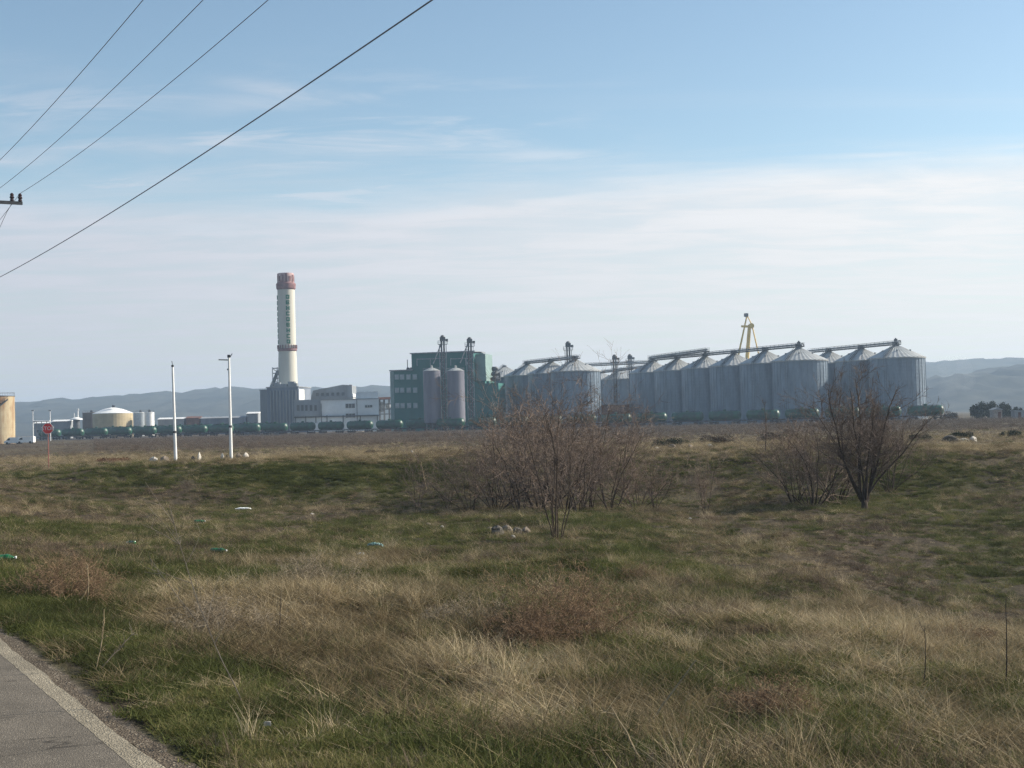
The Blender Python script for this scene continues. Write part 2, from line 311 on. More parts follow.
# ------------------------------------------------------------------ ground
def attr_mesh_color(me, name, cols):
    a = me.color_attributes.new(name, 'FLOAT_COLOR', 'POINT'); a.data.foreach_set('color', cols.astype(np.float32).ravel())
STRAW = np.array([.150, .120, .068]); GRN = np.array([.064, .072, .028]); BRN = np.array([.072, .056, .037])
def build_ground():
    rr = np.concatenate([[0.0], np.geomspace(1.0, 9000, 420)])
    aa = np.concatenate([np.linspace(R_(-32), R_(32), 520), np.linspace(R_(32), R_(328), 90)[1:-1]])
    nr, na = len(rr), len(aa)
    RR, AA = np.meshgrid(rr, aa, indexing='ij')
    x = (RR * np.sin(AA)).ravel(); y = (RR * np.cos(AA)).ravel()
    z = height(x, y)
    far = sstep(np.hypot(x, y), 150, 400); z = z
    V = np.stack([x, y, z], 1)
    i = np.arange(nr - 1)[:, None] * na; j = np.arange(na)[None]; j2 = (j + 1) % na
    Q = np.stack([i + j, i + j2, i + na + j2, i + na + j], -1).reshape(-1, 4)[:, ::-1]
    me = bpy.data.meshes.new('ground'); me.vertices.add(len(V)); me.vertices.foreach_set('co', V.ravel())
    me.loops.add(Q.size); me.loops.foreach_set('vertex_index', Q.ravel().astype(np.int32))
    me.polygons.add(len(Q)); me.polygons.foreach_set('loop_start', np.arange(0, Q.size, 4, dtype=np.int32))
    me.update(); me.validate(); me.polygons.foreach_set('use_smooth', [True] * len(me.polygons))
    s_, g_, b_ = cover(x, y)
    c = s_[:, None] * STRAW + g_[:, None] * GRN + b_[:, None] * BRN
    bs = fbm(x / .8, y / .8, 3, 50); sl_ = (sstep(bs, .44, .36) * .75 * sstep(np.hypot(x, y), 90, 70))[:, None]; c = c * (1 - sl_) + np.array([.045, .035, .025]) * sl_
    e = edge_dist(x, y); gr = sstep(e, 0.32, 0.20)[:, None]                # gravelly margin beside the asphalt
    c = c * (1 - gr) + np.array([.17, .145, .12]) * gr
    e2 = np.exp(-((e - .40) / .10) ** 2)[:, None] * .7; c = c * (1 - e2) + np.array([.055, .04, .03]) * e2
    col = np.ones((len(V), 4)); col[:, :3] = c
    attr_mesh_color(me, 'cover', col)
    m = bpy.data.materials.new('ground_cover'); m.use_nodes = True; t = m.node_tree; b = t.nodes['Principled BSDF']
    b.inputs['Roughness'].default_value = .95; b.inputs['Specular IOR Level'].default_value = .1
    at_ = N(t, 'ShaderNodeAttribute', attribute_name='cover'); geo = N(t, 'ShaderNodeNewGeometry')
    n1_ = N(t, 'ShaderNodeTexNoise'); n1_.inputs['Scale'].default_value = 9; n1_.inputs['Detail'].default_value = 8; n1_.inputs['Roughness'].default_value = .75
    mp = N(t, 'ShaderNodeMapping'); mp.inputs['Scale'].default_value = (1, .6, 1); L(t, geo.outputs['Position'], mp.inputs[0]); L(t, mp.outputs[0], n1_.inputs['Vector'])
    n2_ = N(t, 'ShaderNodeTexNoise'); n2_.inputs['Scale'].default_value = .35; n2_.inputs['Detail'].default_value = 9; n2_.inputs['Roughness'].default_value = .7
    L(t, geo.outputs['Position'], n2_.inputs['Vector'])
    f1 = SS(t, n1_.outputs['Fac'], .32, .7, .45, 1.5); f2 = SS(t, n2_.outputs['Fac'], .3, .7, .75, 1.3)
    mul = N(t, 'ShaderNodeVectorMath', operation='SCALE'); L(t, at_.outputs['Color'], mul.inputs[0]); L(t, M_(t, 'MULTIPLY', f1, f2), mul.inputs['Scale'])
    L(t, mul.outputs[0], b.inputs['Base Color'])
    bp = N(t, 'ShaderNodeBump'); bp.inputs['Strength'].default_value = .9; bp.inputs['Distance'].default_value = .06
    L(t, n1_.outputs['Fac'], bp.inputs['Height']); L(t, bp.outputs[0], b.inputs['Normal'])
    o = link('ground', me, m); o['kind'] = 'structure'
build_ground()
# ------------------------------------------------------------------ road
def ribbon(name, w0, w1, z, m, wob=0.0, step=.25, l0=-30, l1=320, seed=1):
    """strip along the road edge between offsets w0..w1 (field side positive)"""
    ts = np.concatenate([np.arange(-l1, -40, 4.0), np.arange(-40, -l0, step)]); mb = MB(); vs = []
    for t_ in ts:
        p = E0 + ed * t_
        o1 = w1 + (float(fbm(np.array([t_ * 2.6]), np.array([seed * 3.3]), 3)[0]) - .5) * wob
        o0 = w0 + (float(fbm(np.array([t_ * 4.1]), np.array([seed * 7.3]), 3)[0]) - .5) * wob * .6
        for w in (o0, o1): q = p + en * w; vs.append((q[0], q[1], z))
    mb.add(vs, [(2 * i, 2 * i + 1, 2 * i + 3, 2 * i + 2) for i in range(len(ts) - 1)])
    o = link(name, mb.mesh(name), m); o['kind'] = 'structure'; return o
def gravel_mat(name, c1, c2, c3, sc, rough=.9, crack=False, bump=.5):
    m = bpy.data.materials.new(name); m.use_nodes = True; t = m.node_tree; b = t.nodes['Principled BSDF']
    b.inputs['Roughness'].default_value = rough; b.inputs['Specular IOR Level'].default_value = .2
    geo = N(t, 'ShaderNodeNewGeometry')
    v = N(t, 'ShaderNodeTexVoronoi'); v.inputs['Scale'].default_value = sc; L(t, geo.outputs['Position'], v.inputs['Vector'])
    sepc = N(t, 'ShaderNodeSeparateColor'); L(t, v.outputs['Color'], sepc.inputs[0])
    cr = N(t, 'ShaderNodeValToRGB'); L(t, sepc.outputs[0], cr.inputs[0]); cr.color_ramp.elements[0].color = (*c1, 1); cr.color_ramp.elements[1].color = (*c2, 1)
    e = cr.color_ramp.elements.new(.9); e.color = (*c2, 1); cr.color_ramp.elements[-1].color = (*c3, 1)
    n = N(t, 'ShaderNodeTexNoise'); n.inputs['Scale'].default_value = 1.3; n.inputs['Detail'].default_value = 8; n.inputs['Roughness'].default_value = .7
    L(t, geo.outputs['Position'], n.inputs['Vector'])
    f = SS(t, n.outputs['Fac'], .3, .7, .78, 1.2)
    if crack:
        n3_ = N(t, 'ShaderNodeTexNoise'); n3_.inputs['Scale'].default_value = .9; n3_.inputs['Detail'].default_value = 6
        mp = N(t, 'ShaderNodeMapping'); mp.inputs['Rotation'].default_value = (0, 0, math.atan2(ed[1], ed[0])); mp.vector_type = 'TEXTURE'
        mp.inputs['Scale'].default_value = (.8, 3.5, 1); L(t, geo.outputs['Position'], mp.inputs[0]); L(t, mp.outputs[0], n3_.inputs['Vector'])
        cv = M_(t, 'ABSOLUTE', M_(t, 'SUBTRACT', n3_.outputs['Fac'], .5))
        f = M_(t, 'MULTIPLY', f, SS(t, cv, .0, .006, .45, 1.0))
    mul = N(t, 'ShaderNodeVectorMath', operation='SCALE'); L(t, cr.outputs[0], mul.inputs[0]); L(t, f, mul.inputs['Scale'])
    L(t, mul.outputs[0], b.inputs['Base Color'])
    bp = N(t, 'ShaderNodeBump'); bp.inputs['Strength'].default_value = bump; bp.inputs['Distance'].default_value = .008
    L(t, v.outputs['Distance'], bp.inputs['Height']); L(t, bp.outputs[0], b.inputs['Normal'])
    return m
ASPH = gravel_mat('asphalt', (.105, .092, .075), (.150, .130, .104), (.25, .22, .18), 140, crack=True)
ASPM = gravel_mat('worn_margin', (.17, .148, .11), (.27, .235, .175), (.38, .34, .26), 95, bump=.7)
GRV = gravel_mat('gravel_shoulder', (.07, .054, .038), (.125, .10, .072), (.27, .235, .18), 80, bump=1.0)
ribbon('road', -5.6, 0.0, 0.02, ASPH)
ribbon('road_margin', -.012, .11, 0.0212, ASPM, wob=.05, step=.06, seed=2)
ribbon('gravel_shoulder', .10, .23, 0.006, GRV, wob=.20, step=.08, seed=5)
# ------------------------------------------------------------------ hills
HILL = mat('wooded_hill', (.055, .055, .042), .95, 0, 0, .012, col2=(.014, .018, .016), spec=.05)
def hills(name, profile, Y0, Y1, Yd, seed, x0=-3200, x1=3200):
    nx, ny = 420, 40
    xs = np.linspace(x0, x1, nx); ys = np.linspace(Y0, Yd, ny)
    X, Y = np.meshgrid(xs, ys, indexing='ij')
    u = 512 + F * X / Y1
    ptx = [p[0] for p in profile]; pth = [max(0, (420 - (p[0] - 512) * .0262 - p[1])) / F * Y1 + EYE for p in profile]
    H = np.interp(u, ptx, pth)
    s = np.where(Y < Y1, sstep(Y, Y0, Y1), 1 - .6 * sstep(Y, Y1, Yd))
    Z = -4 + (H + 4) * s * (0.82 + .36 * (fbm(X / 420, Y / 420, 4, seed) * (1 - .75 * (np.abs(Y - Y1) < (Yd - Y0) / 30)) + .375 * (np.abs(Y - Y1) < (Yd - Y0) / 30))) 
    Z = Z + (fbm(X / 22, Y / 60, 4, seed + 3) - .5) * 20 * sstep(Z, 2, 20)
    mb = MB(); vs = np.stack([X, Y, Z], -1).reshape(-1, 3)
    mb.add(vs, [(i * ny + j, (i + 1) * ny + j, (i + 1) * ny + j + 1, i * ny + j + 1) for i in range(nx - 1) for j in range(ny - 1)])
    o = link(name, mb.mesh(name, True), HILL); o['kind'] = 'structure'
hills('hills', [(-800, 410), (-200, 404), (0, 403), (60, 401), (130, 398), (190, 393), (260, 390), (320, 391), (400, 388), (520, 384), (640, 376), (760, 370), (860, 366), (930, 363), (980, 361), (1024, 361), (1300, 356), (2000, 360)], 1700, 3000, 3900, 1)
hills('hills', [(-800, 460), (700, 440), (840, 420), (900, 392), (935, 381), (970, 377), (1000, 370), (1024, 366), (1150, 358), (2000, 360)], 1150, 1900, 2600, 4, 200, 2600)
# ------------------------------------------------------------------ silos
def silo(label, loc, group, R=9.0, H=20.2, roofh=4.1, seed=0, scale=None):
    t = thing('grain_silo', label, 'silo', loc, group=group)
    w = MB(); prof = []
    nz = 34
    for k in range(nz + 1):
        z = .5 + (H - .5) * k / nz; prof.append((R + (.010 if k % 2 else -.010), z))
    w.lathe(prof, 72); part('wall', w, GALV, t)
    s = MB()
    for k in range(36):
        a = 2 * math.pi * (k + .5) / 36; s.box(((R + .04) * math.cos(a), (R + .04) * math.sin(a), .5 + (H - .5) / 2), (.12, .22, H - .6), a)
    part('stiffener', s, GALV, t)
    p = MB(); p.lathe([(R + .4, 0), (R + .4, .5), (R - .2, .5)], 48); part('plinth', p, GREYC, t)
    r = MB(); nn = 36
    vs = [];
    for k in range(nn * 2):
        a = math.pi * k / nn; h = .13 if k % 2 == 0 else 0.0
        vs.append(((R + .35) * math.cos(a), (R + .35) * math.sin(a), H - .12 + h)); vs.append((.8 * math.cos(a), .8 * math.sin(a), H + roofh + h * .5))
    m2 = nn * 2
    r.add(vs, [(2 * k, 2 * ((k + 1) % m2), 2 * ((k + 1) % m2) + 1, 2 * k + 1) for k in range(m2)])
    r.lathe([(R + .35, H - .12), (R + .35, H - .35), (R, H - .35)], 48)
    ro = part('roof', r, GROOF, t)
    c = MB(); c.lathe([(.95, H + roofh - .15), (.95, H + roofh + .5), (.7, H + roofh + .75), (0.01, H + roofh + .8)], 16); part('roof_cap', c, STEELL, t)
    rg = random.Random(seed)
    for k in range(6):
        v = MB(); a = 2 * math.pi * (k + .3) / 6; q = .55 * R; zz = H + roofh * (1 - q / R)
        v.tube((q * math.cos(a), q * math.sin(a), zz), (q * math.cos(a), q * math.sin(a), zz + .7), .28, n=8); part('roof_vent', v, STEELL, t)
    a = R_(-128); la = MB()         # roof stair down the left front of the roof and wall ladder with cage
    u = Vector((math.cos(a), math.sin(a), 0)); pr = Vector((-u.y, u.x, 0))
    for sg in (-.35, .35):
        la.tube(u * (R + .5) + pr * sg + Vector((0, 0, .6)), u * (R + .5) + pr * sg + Vector((0, 0, H + .9)), .05, n=4)
        la.tube(u * (R + .3) + pr * sg + Vector((0, 0, H + 1.0)), u * .9 + pr * sg + Vector((0, 0, H + roofh + 1.1)), .06, n=4)
        la.tube(u * (R + .3) + pr * sg + Vector((0, 0, H + .2)), u * .9 + pr * sg + Vector((0, 0, H + roofh + .3)), .09, n=4)
    for k in range(40): zz = .8 + k * (H - .8) / 40; la.tube(u * (R + .5) - pr * .35 + Vector((0, 0, zz)), u * (R + .5) + pr * .35 + Vector((0, 0, zz)), .03, n=4)
    for k in range(9):
        q = (k + .5) / 9; c0 = (u * (R + .3)).lerp(u * .9, q); zz = H + .2 + roofh * q
        for sg in (-.35, .35): la.tube(c0 + pr * sg + Vector((0, 0, zz)), c0 + pr * sg + Vector((0, 0, zz + .85)), .04, n=4)
        la.tube(c0 - pr * .35 + Vector((0, 0, zz)), c0 + pr * .35 + Vector((0, 0, zz)), .05, n=4)
    part('ladder', la, STEEL, t)
    if scale: t.scale = (scale,) * 3
    return t
GZ = -1.55
def sxy(px, py, D): p = at(px, py, D); return (p[0], p[1], GZ)
rows = [
 ('right group of silos', [(896, 349, 440), (861.5, 352, 456.5), (829, 355, 473)], ['silo at the right end of the plant, nearest of the right hand row', 'middle silo of the right hand row, half hidden by its neighbour', 'farthest silo of the right hand row, tucked behind the big middle row']),
 ('middle row of silos', [(799, 350, 442), (765.5, 352, 458), (734.5, 354, 474), (705.5, 357.5, 490), (677.5, 360.5, 506), (652.5, 362.5, 521)],
  ['frontmost silo of the long middle row with bright sunlit right edge', 'second silo back in the long middle row, right of the crane foot', 'third silo back in the long middle row, left of the crane foot', 'fourth silo back, under the elevator head on the middle gallery', 'fifth silo back in the long middle row', 'last silo at the left end of the long middle row']),
 ('left row of silos', [(575, 360, 486), (551.5, 363, 502.5), (527.5, 365.5, 519), (505, 368, 535)],
  ['frontmost silo of the left row with sunlit ribs, behind the bare shrubs', 'second silo back in the left row beside the green mill', 'third silo back in the left row beside the green mill', 'last silo of the left row next to the green mill']),
 ('rear silos', [(622, 374, 600), (600, 376, 620)], ['distant silo between the left and middle rows, under the thin gantry', 'distant silo peeping out right behind the frontmost silo of the left row'])]
proto = None; SP = {}
for g, lst, labs in rows:
    for (px, py, D), lb in zip(lst, labs):
        loc = sxy(px, py, D); lb = 'corrugated steel ' + lb
        if proto is None: proto = silo(lb, loc, g); s = proto
        else: s = dup(proto, loc, label=lb)
        s['group'] = g; SP[px] = loc
TOP = GZ + 20.2 + 4.1 + .8
def gallery(label, p0, p1, z0, z1, spouts, over=1.5, hgt=1.7, wid=1.6, railing=True, posts=()):
    """enclosed conveyor on a truss between two plan points"""
    t = thing('conveyor_gallery', label, 'conveyor', (p0[0], p0[1], z0), group='conveyor galleries over the silos')
    a = Vector((0, 0, 0)); b = Vector((p1[0] - p0[0], p1[1] - p0[1], z1 - z0)); d = (b - a).normalized(); a = a - d * over; b = b + d * over
    ln = (b - a).length; pr = Vector((-d.y, d.x, 0)).normalized(); up = Vector((0, 0, 1))
    rz = math.atan2(d.y, d.x); ry = -math.asin(d.z)
    c = (a + b) / 2
    m = MB(); m.box(c + up * .85, (ln, .7, .55), rz, ry); part('conveyor_trunk', m, STEELL, t)
    m = MB(); m.box(c + up * .35, (ln, wid, .10), rz, ry)
    for s in (-1, 1): m.box(c + pr * s * wid / 2 + up * .22, (ln, .10, .36), rz, ry)
    part('walkway', m, STEEL, t)
    m = MB(); n = max(2, int(ln / 2.2))
    for s in (-1, 1):
        for zz in (1.0, 1.45): m.tube(a + pr * s * wid / 2 + up * zz, b + pr * s * wid / 2 + up * zz, .05, n=4)
        for k in range(n + 1):
            q = a.lerp(b, k / n) + pr * s * wid / 2; m.tube(q + up * .35, q + up * 1.45, .04, n=4)
    part('handrail', m, STEEL, t)
    for sx in spouts:
        m = MB(); q = Vector((sx[0] - p0[0], sx[1] - p0[1], 0)); zg = z0 + (z1 - z0) * q.length / max((b - a).length - 2 * over, 1)
        m.tube((q.x, q.y, zg - z0 + .3), (q.x, q.y, TOP - z0 - .9), .6, .6, 8); m.box((q.x, q.y, zg - z0 + .5), (1.3, 1.7, 1.3), rz)
        part('discharge_spout', m, STEEL, t)
    for (pp, zb) in posts:
        m = MB(); q = Vector((pp[0] - p0[0], pp[1] - p0[1], 0)); m.tube(q + up * (zb - z0), q + up * .2, .15, n=6); part('support_post', m, STEELL, t)
    return t
G0 = TOP - .5
pC = [SP[896], SP[861.5], SP[829]]; pB = [SP[k] for k in (799, 765.5, 734.5, 705.5, 677.5, 652.5)]; pA = [SP[k] for k in (575, 551.5, 527.5, 505)]
gallery('conveyor gallery running over the roofs of the right hand silos', pC[0], tuple(pC[2][k] * 1.55 - pC[1][k] * .55 for k in range(3)), G0 - .2, G0 - .2, pC, over=1.6)
gallery('long conveyor gallery running over the roofs of the middle silo row', pB[0], pB[5], G0, G0, pB, over=1.8)
gallery('conveyor gallery running over the roofs of the left silo row', pA[0], pA[2], G0, G0, pA[:3], over=2.5)
# inclined conveyor from the far end of the middle row to the elevator head
i0 = at(651, 357, 516); i1 = at(706, 349.5, 486)
gallery('inclined conveyor rising to the elevator head on the middle silo row', i0, i1, i0[2] - .9, i1[2] - .9, [], over=1)
j0 = at(578, 367, 560); j1 = at(655, 363.5, 545)
gallery('thin level conveyor bridging the gap between left and middle silo rows', j0, j1, j0[2], j1[2], [], over=1)
j0 = at(592, 374.5, 610); j1 = at(650, 367.5, 560)
gallery('lower inclined conveyor rising over the distant silos', j0, j1, j0[2], j1[2], [], over=1)
# elevator towers
def elevator(label, px, ytop, D, frame=True, w=1.5):
    b = at(px, ytop, D); ht = b[2] - GZ
    t = thing('bucket_elevator', label, 'elevator tower', (b[0], b[1], GZ), group='bucket elevators of the grain plant')
    m = MB(); m.box((-.45, 0, ht / 2), (.6, .7, ht)); m.box((.45, 0, ht / 2), (.6, .7, ht)); part('elevator_leg', m, STEEL, t)
    m = MB(); m.box((0, 0, ht - .6), (w * 1.3, 1.4, 1.5)); m.lathe([(.8, ht + .1), (.6, ht + .7), (.05, ht + .9)], 10); m.box((w, 0, ht - 1), (.9, .9, .9)); part('head', m, STEEL, t)
    m = MB(); m.box((0, 0, ht - 2.4), (3.4, 3.0, .12))
    for sx in (-1.7, 1.7):
        for sy in (-1.5, 1.5):
            m.tube((sx, sy, ht - 2.4), (sx, sy, ht - 1.2), .05, n=4)
    for zz in (ht - 1.8, ht - 1.2):
        for sy in (-1.5, 1.5): m.tube((-1.7, sy, zz), (1.7, sy, zz), .05, n=4)
        for sx in (-1.7, 1.7): m.tube((sx, -1.5, zz), (sx, 1.5, zz), .05, n=4)
    part('service_platform', m, STEELL, t)
    if frame:
        m = MB()
        for sx in (-1.2, 1.2):
            for sy in (-1.2, 1.2): m.tube((sx, sy, 0), (sx, sy, ht - 2.4), .09, n=4)
        k = 0; z = 0.5
        while z < ht - 5:
            s = 1 if k % 2 else -1
            for sy in (-1.2, 1.2): m.tube((-1.2 * s, sy, z), (1.2 * s, sy, z + 2.6), .05, n=4); m.tube((-1.2, sy, z), (1.2, sy, z), .05, n=4)
            z += 2.6; k += 1
        part('lattice_mast', m, STEELL, t)
    return t
elevator('grain elevator tower standing over the left silo row', 568, 343.5, 500)
elevator('left of the two slim elevator towers between the silo rows', 614.5, 356.5, 560)
elevator('right of the two slim elevator towers between the silo rows', 629.8, 356, 575)
e1 = elevator('left elevator tower on the front of the green mill', 442.5, 337.5, 482)
e2 = elevator('right elevator tower on the front of the green mill', 469.5, 339.5, 482)
for e, sg in ((e1, -1), (e2, -1)):
    ht = at(442.5, 338, 482)[2] - GZ; m = MB()
    m.tube((-.3, -.2, ht - 1.5), (-3.6, 1.5, ht - 9.0), .22, n=6); part('spout', m, STEELL, e)
# small head box at the end of each gallery
for lb, P in (('drive head at the right end of the right hand gallery', pC[0]), ('drive head at the right end of the long middle gallery', pB[0]), ('drive head halfway along the middle gallery, left of the crane', pB[3])):
    t = thing('drive_head', lb, 'machine', (P[0], P[1], G0 + 1.0), group='gallery drive heads'); t.scale = (.62, .62, .5)
    m = MB(); m.box((0, 0, .8), (1.4, 1.2, 1.5), .3); m.lathe([(.5, 1.5), (.4, 2.2), (.05, 2.3)], 10); part('housing', m, STEEL, t)
    m = MB(); m.tube((1.2, 0, .4), (2.4, -.3, .4), .35, n=8); m.tube((2.3, -.3, .4), (2.6, -.3, -1.2), .25, n=8); part('motor', m, STEEL, t)
# shed and low wall between silo rows
t = thing('steel_shed', 'low shed with a light roof edge between the left and middle silos', 'shed', tuple(sxy(612, 400, 520)), rz=-.1)
m = MB(); m.box((0, 0, 4.0), (13, 10, 8)); part('wall', m, BROWNR, t)
m = MB(); m.box((0, 0, 8.25), (13.8, 10.8, .5)); part('roof', m, GREYC, t)
m = MB(); m.box((4.5, -7.5, 3.9), (7, 3.4, .35), 0, -.22)
for sx in (1.6, 7.4): m.tube((sx, -8.8, 0), (sx, -8.8, 3.3 + (sx - 1.6) * .22), .12, n=6)
part('canopy', m, GREYC, t)
# ------------------------------------------------------------------ crane
def crane():
    D = 760; b = at(746.5, 405, D); t = thing('harbour_crane', 'tall yellow harbour crane rising behind the middle silos', 'crane', (b[0], b[1], GZ))
    z = lambda py, px=746: zpx(px, py, D) - GZ
    x = lambda px, py=350: xpx(px, py, D) - b[0]
    m = MB()
    for sx in (-5, 5):
        for sy in (-5, 5): m.tube((sx, sy, 0), (sx * .5, sy * .5, 16), .6, .5, 6)
    for zz in (6, 11): 
        for s in (-1, 1): q = 5 - zz * .156; m.tube((-q, s * q, zz), (q, s * q, zz), .3, n=6); m.tube((s * q, -q, zz), (s * q, q, zz), .3, n=6)
    part('portal', m, YEL, t)
    m = MB(); m.box((0, 0, 18.5), (9, 7, 5)); m.lathe([(3, 15.6), (3, 16)], 20); part('machinery_house', m, YEL, t)
    m = MB(); m.box((4.2, -4.3, 19), (2.2, 2.2, 2.6)); part('cab', m, WIND, t)
    top = z(315.5, 747.2)
    m = MB(); m.tube((x(744.5), 0, 21), (x(749.6, 326), 0, z(325)), 1.25, .95, 8); part('mast', m, YEL, t)
    m = MB()
    for sy in (-1.6, 1.6): m.tube((x(731.5, 352), sy, 21), (x(747, 316), sy * .3, top), .42, .32, 6)
    for k in range(1, 9):
        q = k / 9; m.tube((x(731.5) + (x(747) - x(731.5)) * q, -1.6 + 1.3 * q, 21 + (top - 21) * q), (x(731.5) + (x(747) - x(731.5)) * q, 1.6 - 1.3 * q, 21 + (top - 21) * q), .15, n=4)
    part('jib', m, YEL, t)
    m = MB(); m.tube((x(764, 352), 0, 21), (x(752, 327), 0, z(325)), .36, n=6); m.tube((x(752, 327), 0, z(325)), (x(747.2, 316), 0, top), .3, n=6); part('back_stay', m, YEL, t)
    m = MB(); m.box((x(747.5, 326), 0, z(326.5)), (7.0, 1.6, 1.1), 0, .05); m.tube((x(752), -1.2, z(326)), (x(752), 1.2, z(326)), 1.5, n=12); part('crosshead', m, YEL, t)
    m = MB(); m.box((x(747.2), 0, top + .3), (2.2, 1.8, 1.8)); m.tube((x(747.2), -.8, top + .2), (x(747.2), .8, top + .2), 1.1, n=12); part('sheave_head', m, STEEL, t)
crane()
# ------------------------------------------------------------------ green mill
def mill():
    D = 500; b = at(440, 420, D); rz = R_(-14)
    t = thing('mill_building', 'tall dark green mill building with rows of small pale windows', 'building', (b[0], b[1], GZ), rz)
    s = D / F     # metres per pixel
    zt = lambda px, py: zpx(px, py, D) - GZ
    X = lambda px: (px - 440) * s / math.cos(rz)
    ml = MB()
    def blk(x0, x1, y0, y1, z0, z1): ml.box(((X(x0) + X(x1)) / 2, (y0 + y1) / 2, (z0 + z1) / 2), (X(x1) - X(x0), y1 - y0, z1 - z0))
    zA = zt(400, 370.5); zB = zt(440, 353); zC = zt(490, 381)
    blk(391, 412.5, 0, 18, 0, zA)
    part('side_wing', ml, TEAL, t); ml = MB()
    blk(412.5, 475, 0, 14, 0, zB); part('main_block', ml, TEAL, t); ml = MB()
    blk(475, 487, -1.0, 12, 0, zC); blk(487, 500, -1.0, 9, 0, zC - 1); part('lower_wing', ml, TEAL, t); ml = MB()
    blk(475.02, 485, 3, 13, zC, zB - .8); part('sunlit_side_block', ml, TEALL, t)  # pale teal puts sunlight on the main block's right side into the colour
    ml = MB()
    for (a0, a1, y1, zz) in ((390.4, 413, 18, zA), (412, 476.2, 14, zB)):
        ml.box(((X(a0) + X(a1)) / 2, y1 / 2, zz + .2), (X(a1) - X(a0) + .6, y1 + 1, .4))
    part('roof_edge', ml, STEELL, t)
    ml = MB(); ml.box((X(391) - .12, 9, zA / 2), (.2, 17.9, zA - .3)); ml.box((X(392), -.12, zA / 2), (1.4, .2, zA - .3)); part('corner_panel', ml, TEALL, t)
    for r, py in enumerate((376.7, 390, 405.5)):
        for c, px in enumerate((397, 402.3, 409, 415.5)):
            w = MB(); zc = zt(px, py); w.box((X(px), -.06, zc), (1.75, .2, 2.0)); fr = part('window', w, TEALL, t)
            w = MB(); w.box((X(px), -.19, zc), (1.45, .08, 1.7)); part('pane', w, WINP, fr)
    # roof gantry and vents
    ml = MB(); ml.box((X(434), -3.5, zt(434, 359)), (10.2, .3, .3)); ml.box((X(468), -3.5, zt(468, 359)), (9, .3, .3))
    for px in (421, 434.5, 455, 470): ml.tube((X(px), -3.5, zt(px, 366)), (X(px), -3.5, zt(px, 359)), .14, n=5); ml.tube((X(px), -3.5, zt(px, 359)), (X(px), .2, zt(px, 359)), .12, n=5)
    part('pipe_gantry', ml, STEELL, t)
    ml = MB()
    for px in (403.5, 407): ml.tube((X(px), 6, zA), (X(px), 6, zA + 1.4), .9, .5, 10)
    ml.tube((X(403), 6, zA), (X(403), 6, zA + 4.4), .16, n=6); ml.tube((X(410), 5, zA), (X(412.6), 5, zA + 3.2), .5, n=8)
    part('roof_vent', ml, STEEL, t)
    ml = MB()
    for k in range(3): ml.lathe([(1.6 - .3 * k, zC + 1.8 * k), (1.9 - .3 * k, zC + 1.8 * k + .8), (1.0, zC + 1.8 * k + 1.6)], 14, (X(493.5), 4, 0))
    ml.tube((X(491), 3, zC), (X(496.5), 3, zC + 4.6), .35, n=8); ml.tube((X(498), 4, zC), (X(498), 4, zC + 3), .4, n=8)
    part('cyclone', ml, STEEL, t)
    ml = MB(); ml.box((X(476.5), -.1, zB - .4), (5.5, 1.0, .5)); part('hoist_beam', ml, STEEL, t)
mill()
def tower_silo(label, px, ytop, D):
    b = at(px, 410, D); t = thing('cylindrical_silo', label, 'silo', (b[0], b[1], GZ), group='pale round silos in front of the green mill')
    R = 8.7 * D / F; H = zpx(px, ytop, D) - GZ
    m = MB(); prof = [(R + (.04 if k % 2 else 0), 3 + (H - 3) * k / 14) for k in range(15)]; m.lathe(prof, 48)
    part('shell', m, LILAC, t, True)
    m = MB(); m.lathe([(R + .12, H), (R * .55, H + .75), (.35, H + 1.2), (.35, H + 1.9), (.02, H + 2.0)], 32); part('roof', m, GROOF, t)
    m = MB(); m.lathe([(R, 3), (.5, .8)], 24)
    for k in range(8): a = k * math.pi / 4; m.tube((R * .95 * math.cos(a), R * .95 * math.sin(a), 0), (R * .95 * math.cos(a), R * .95 * math.sin(a), 3.1), .25, n=6)
    part('support_frame', m, STEEL, t)
    m = MB()
    for k in range(20): a = 2 * math.pi * k / 20; m.tube((R * math.cos(a), R * math.sin(a), H), (R * math.cos(a), R * math.sin(a), H + 1.0), .04, n=4)
    m.lathe([(R, H + .95), (R + .05, H + 1.0), (R - .03, H + 1.02)], 32); part('handrail', m, STEELL, t)
tower_silo('left of the two pale round silos in front of the green mill', 432.6, 371, 476)
tower_silo('right of the two pale round silos in front of the green mill', 456.5, 371, 474)
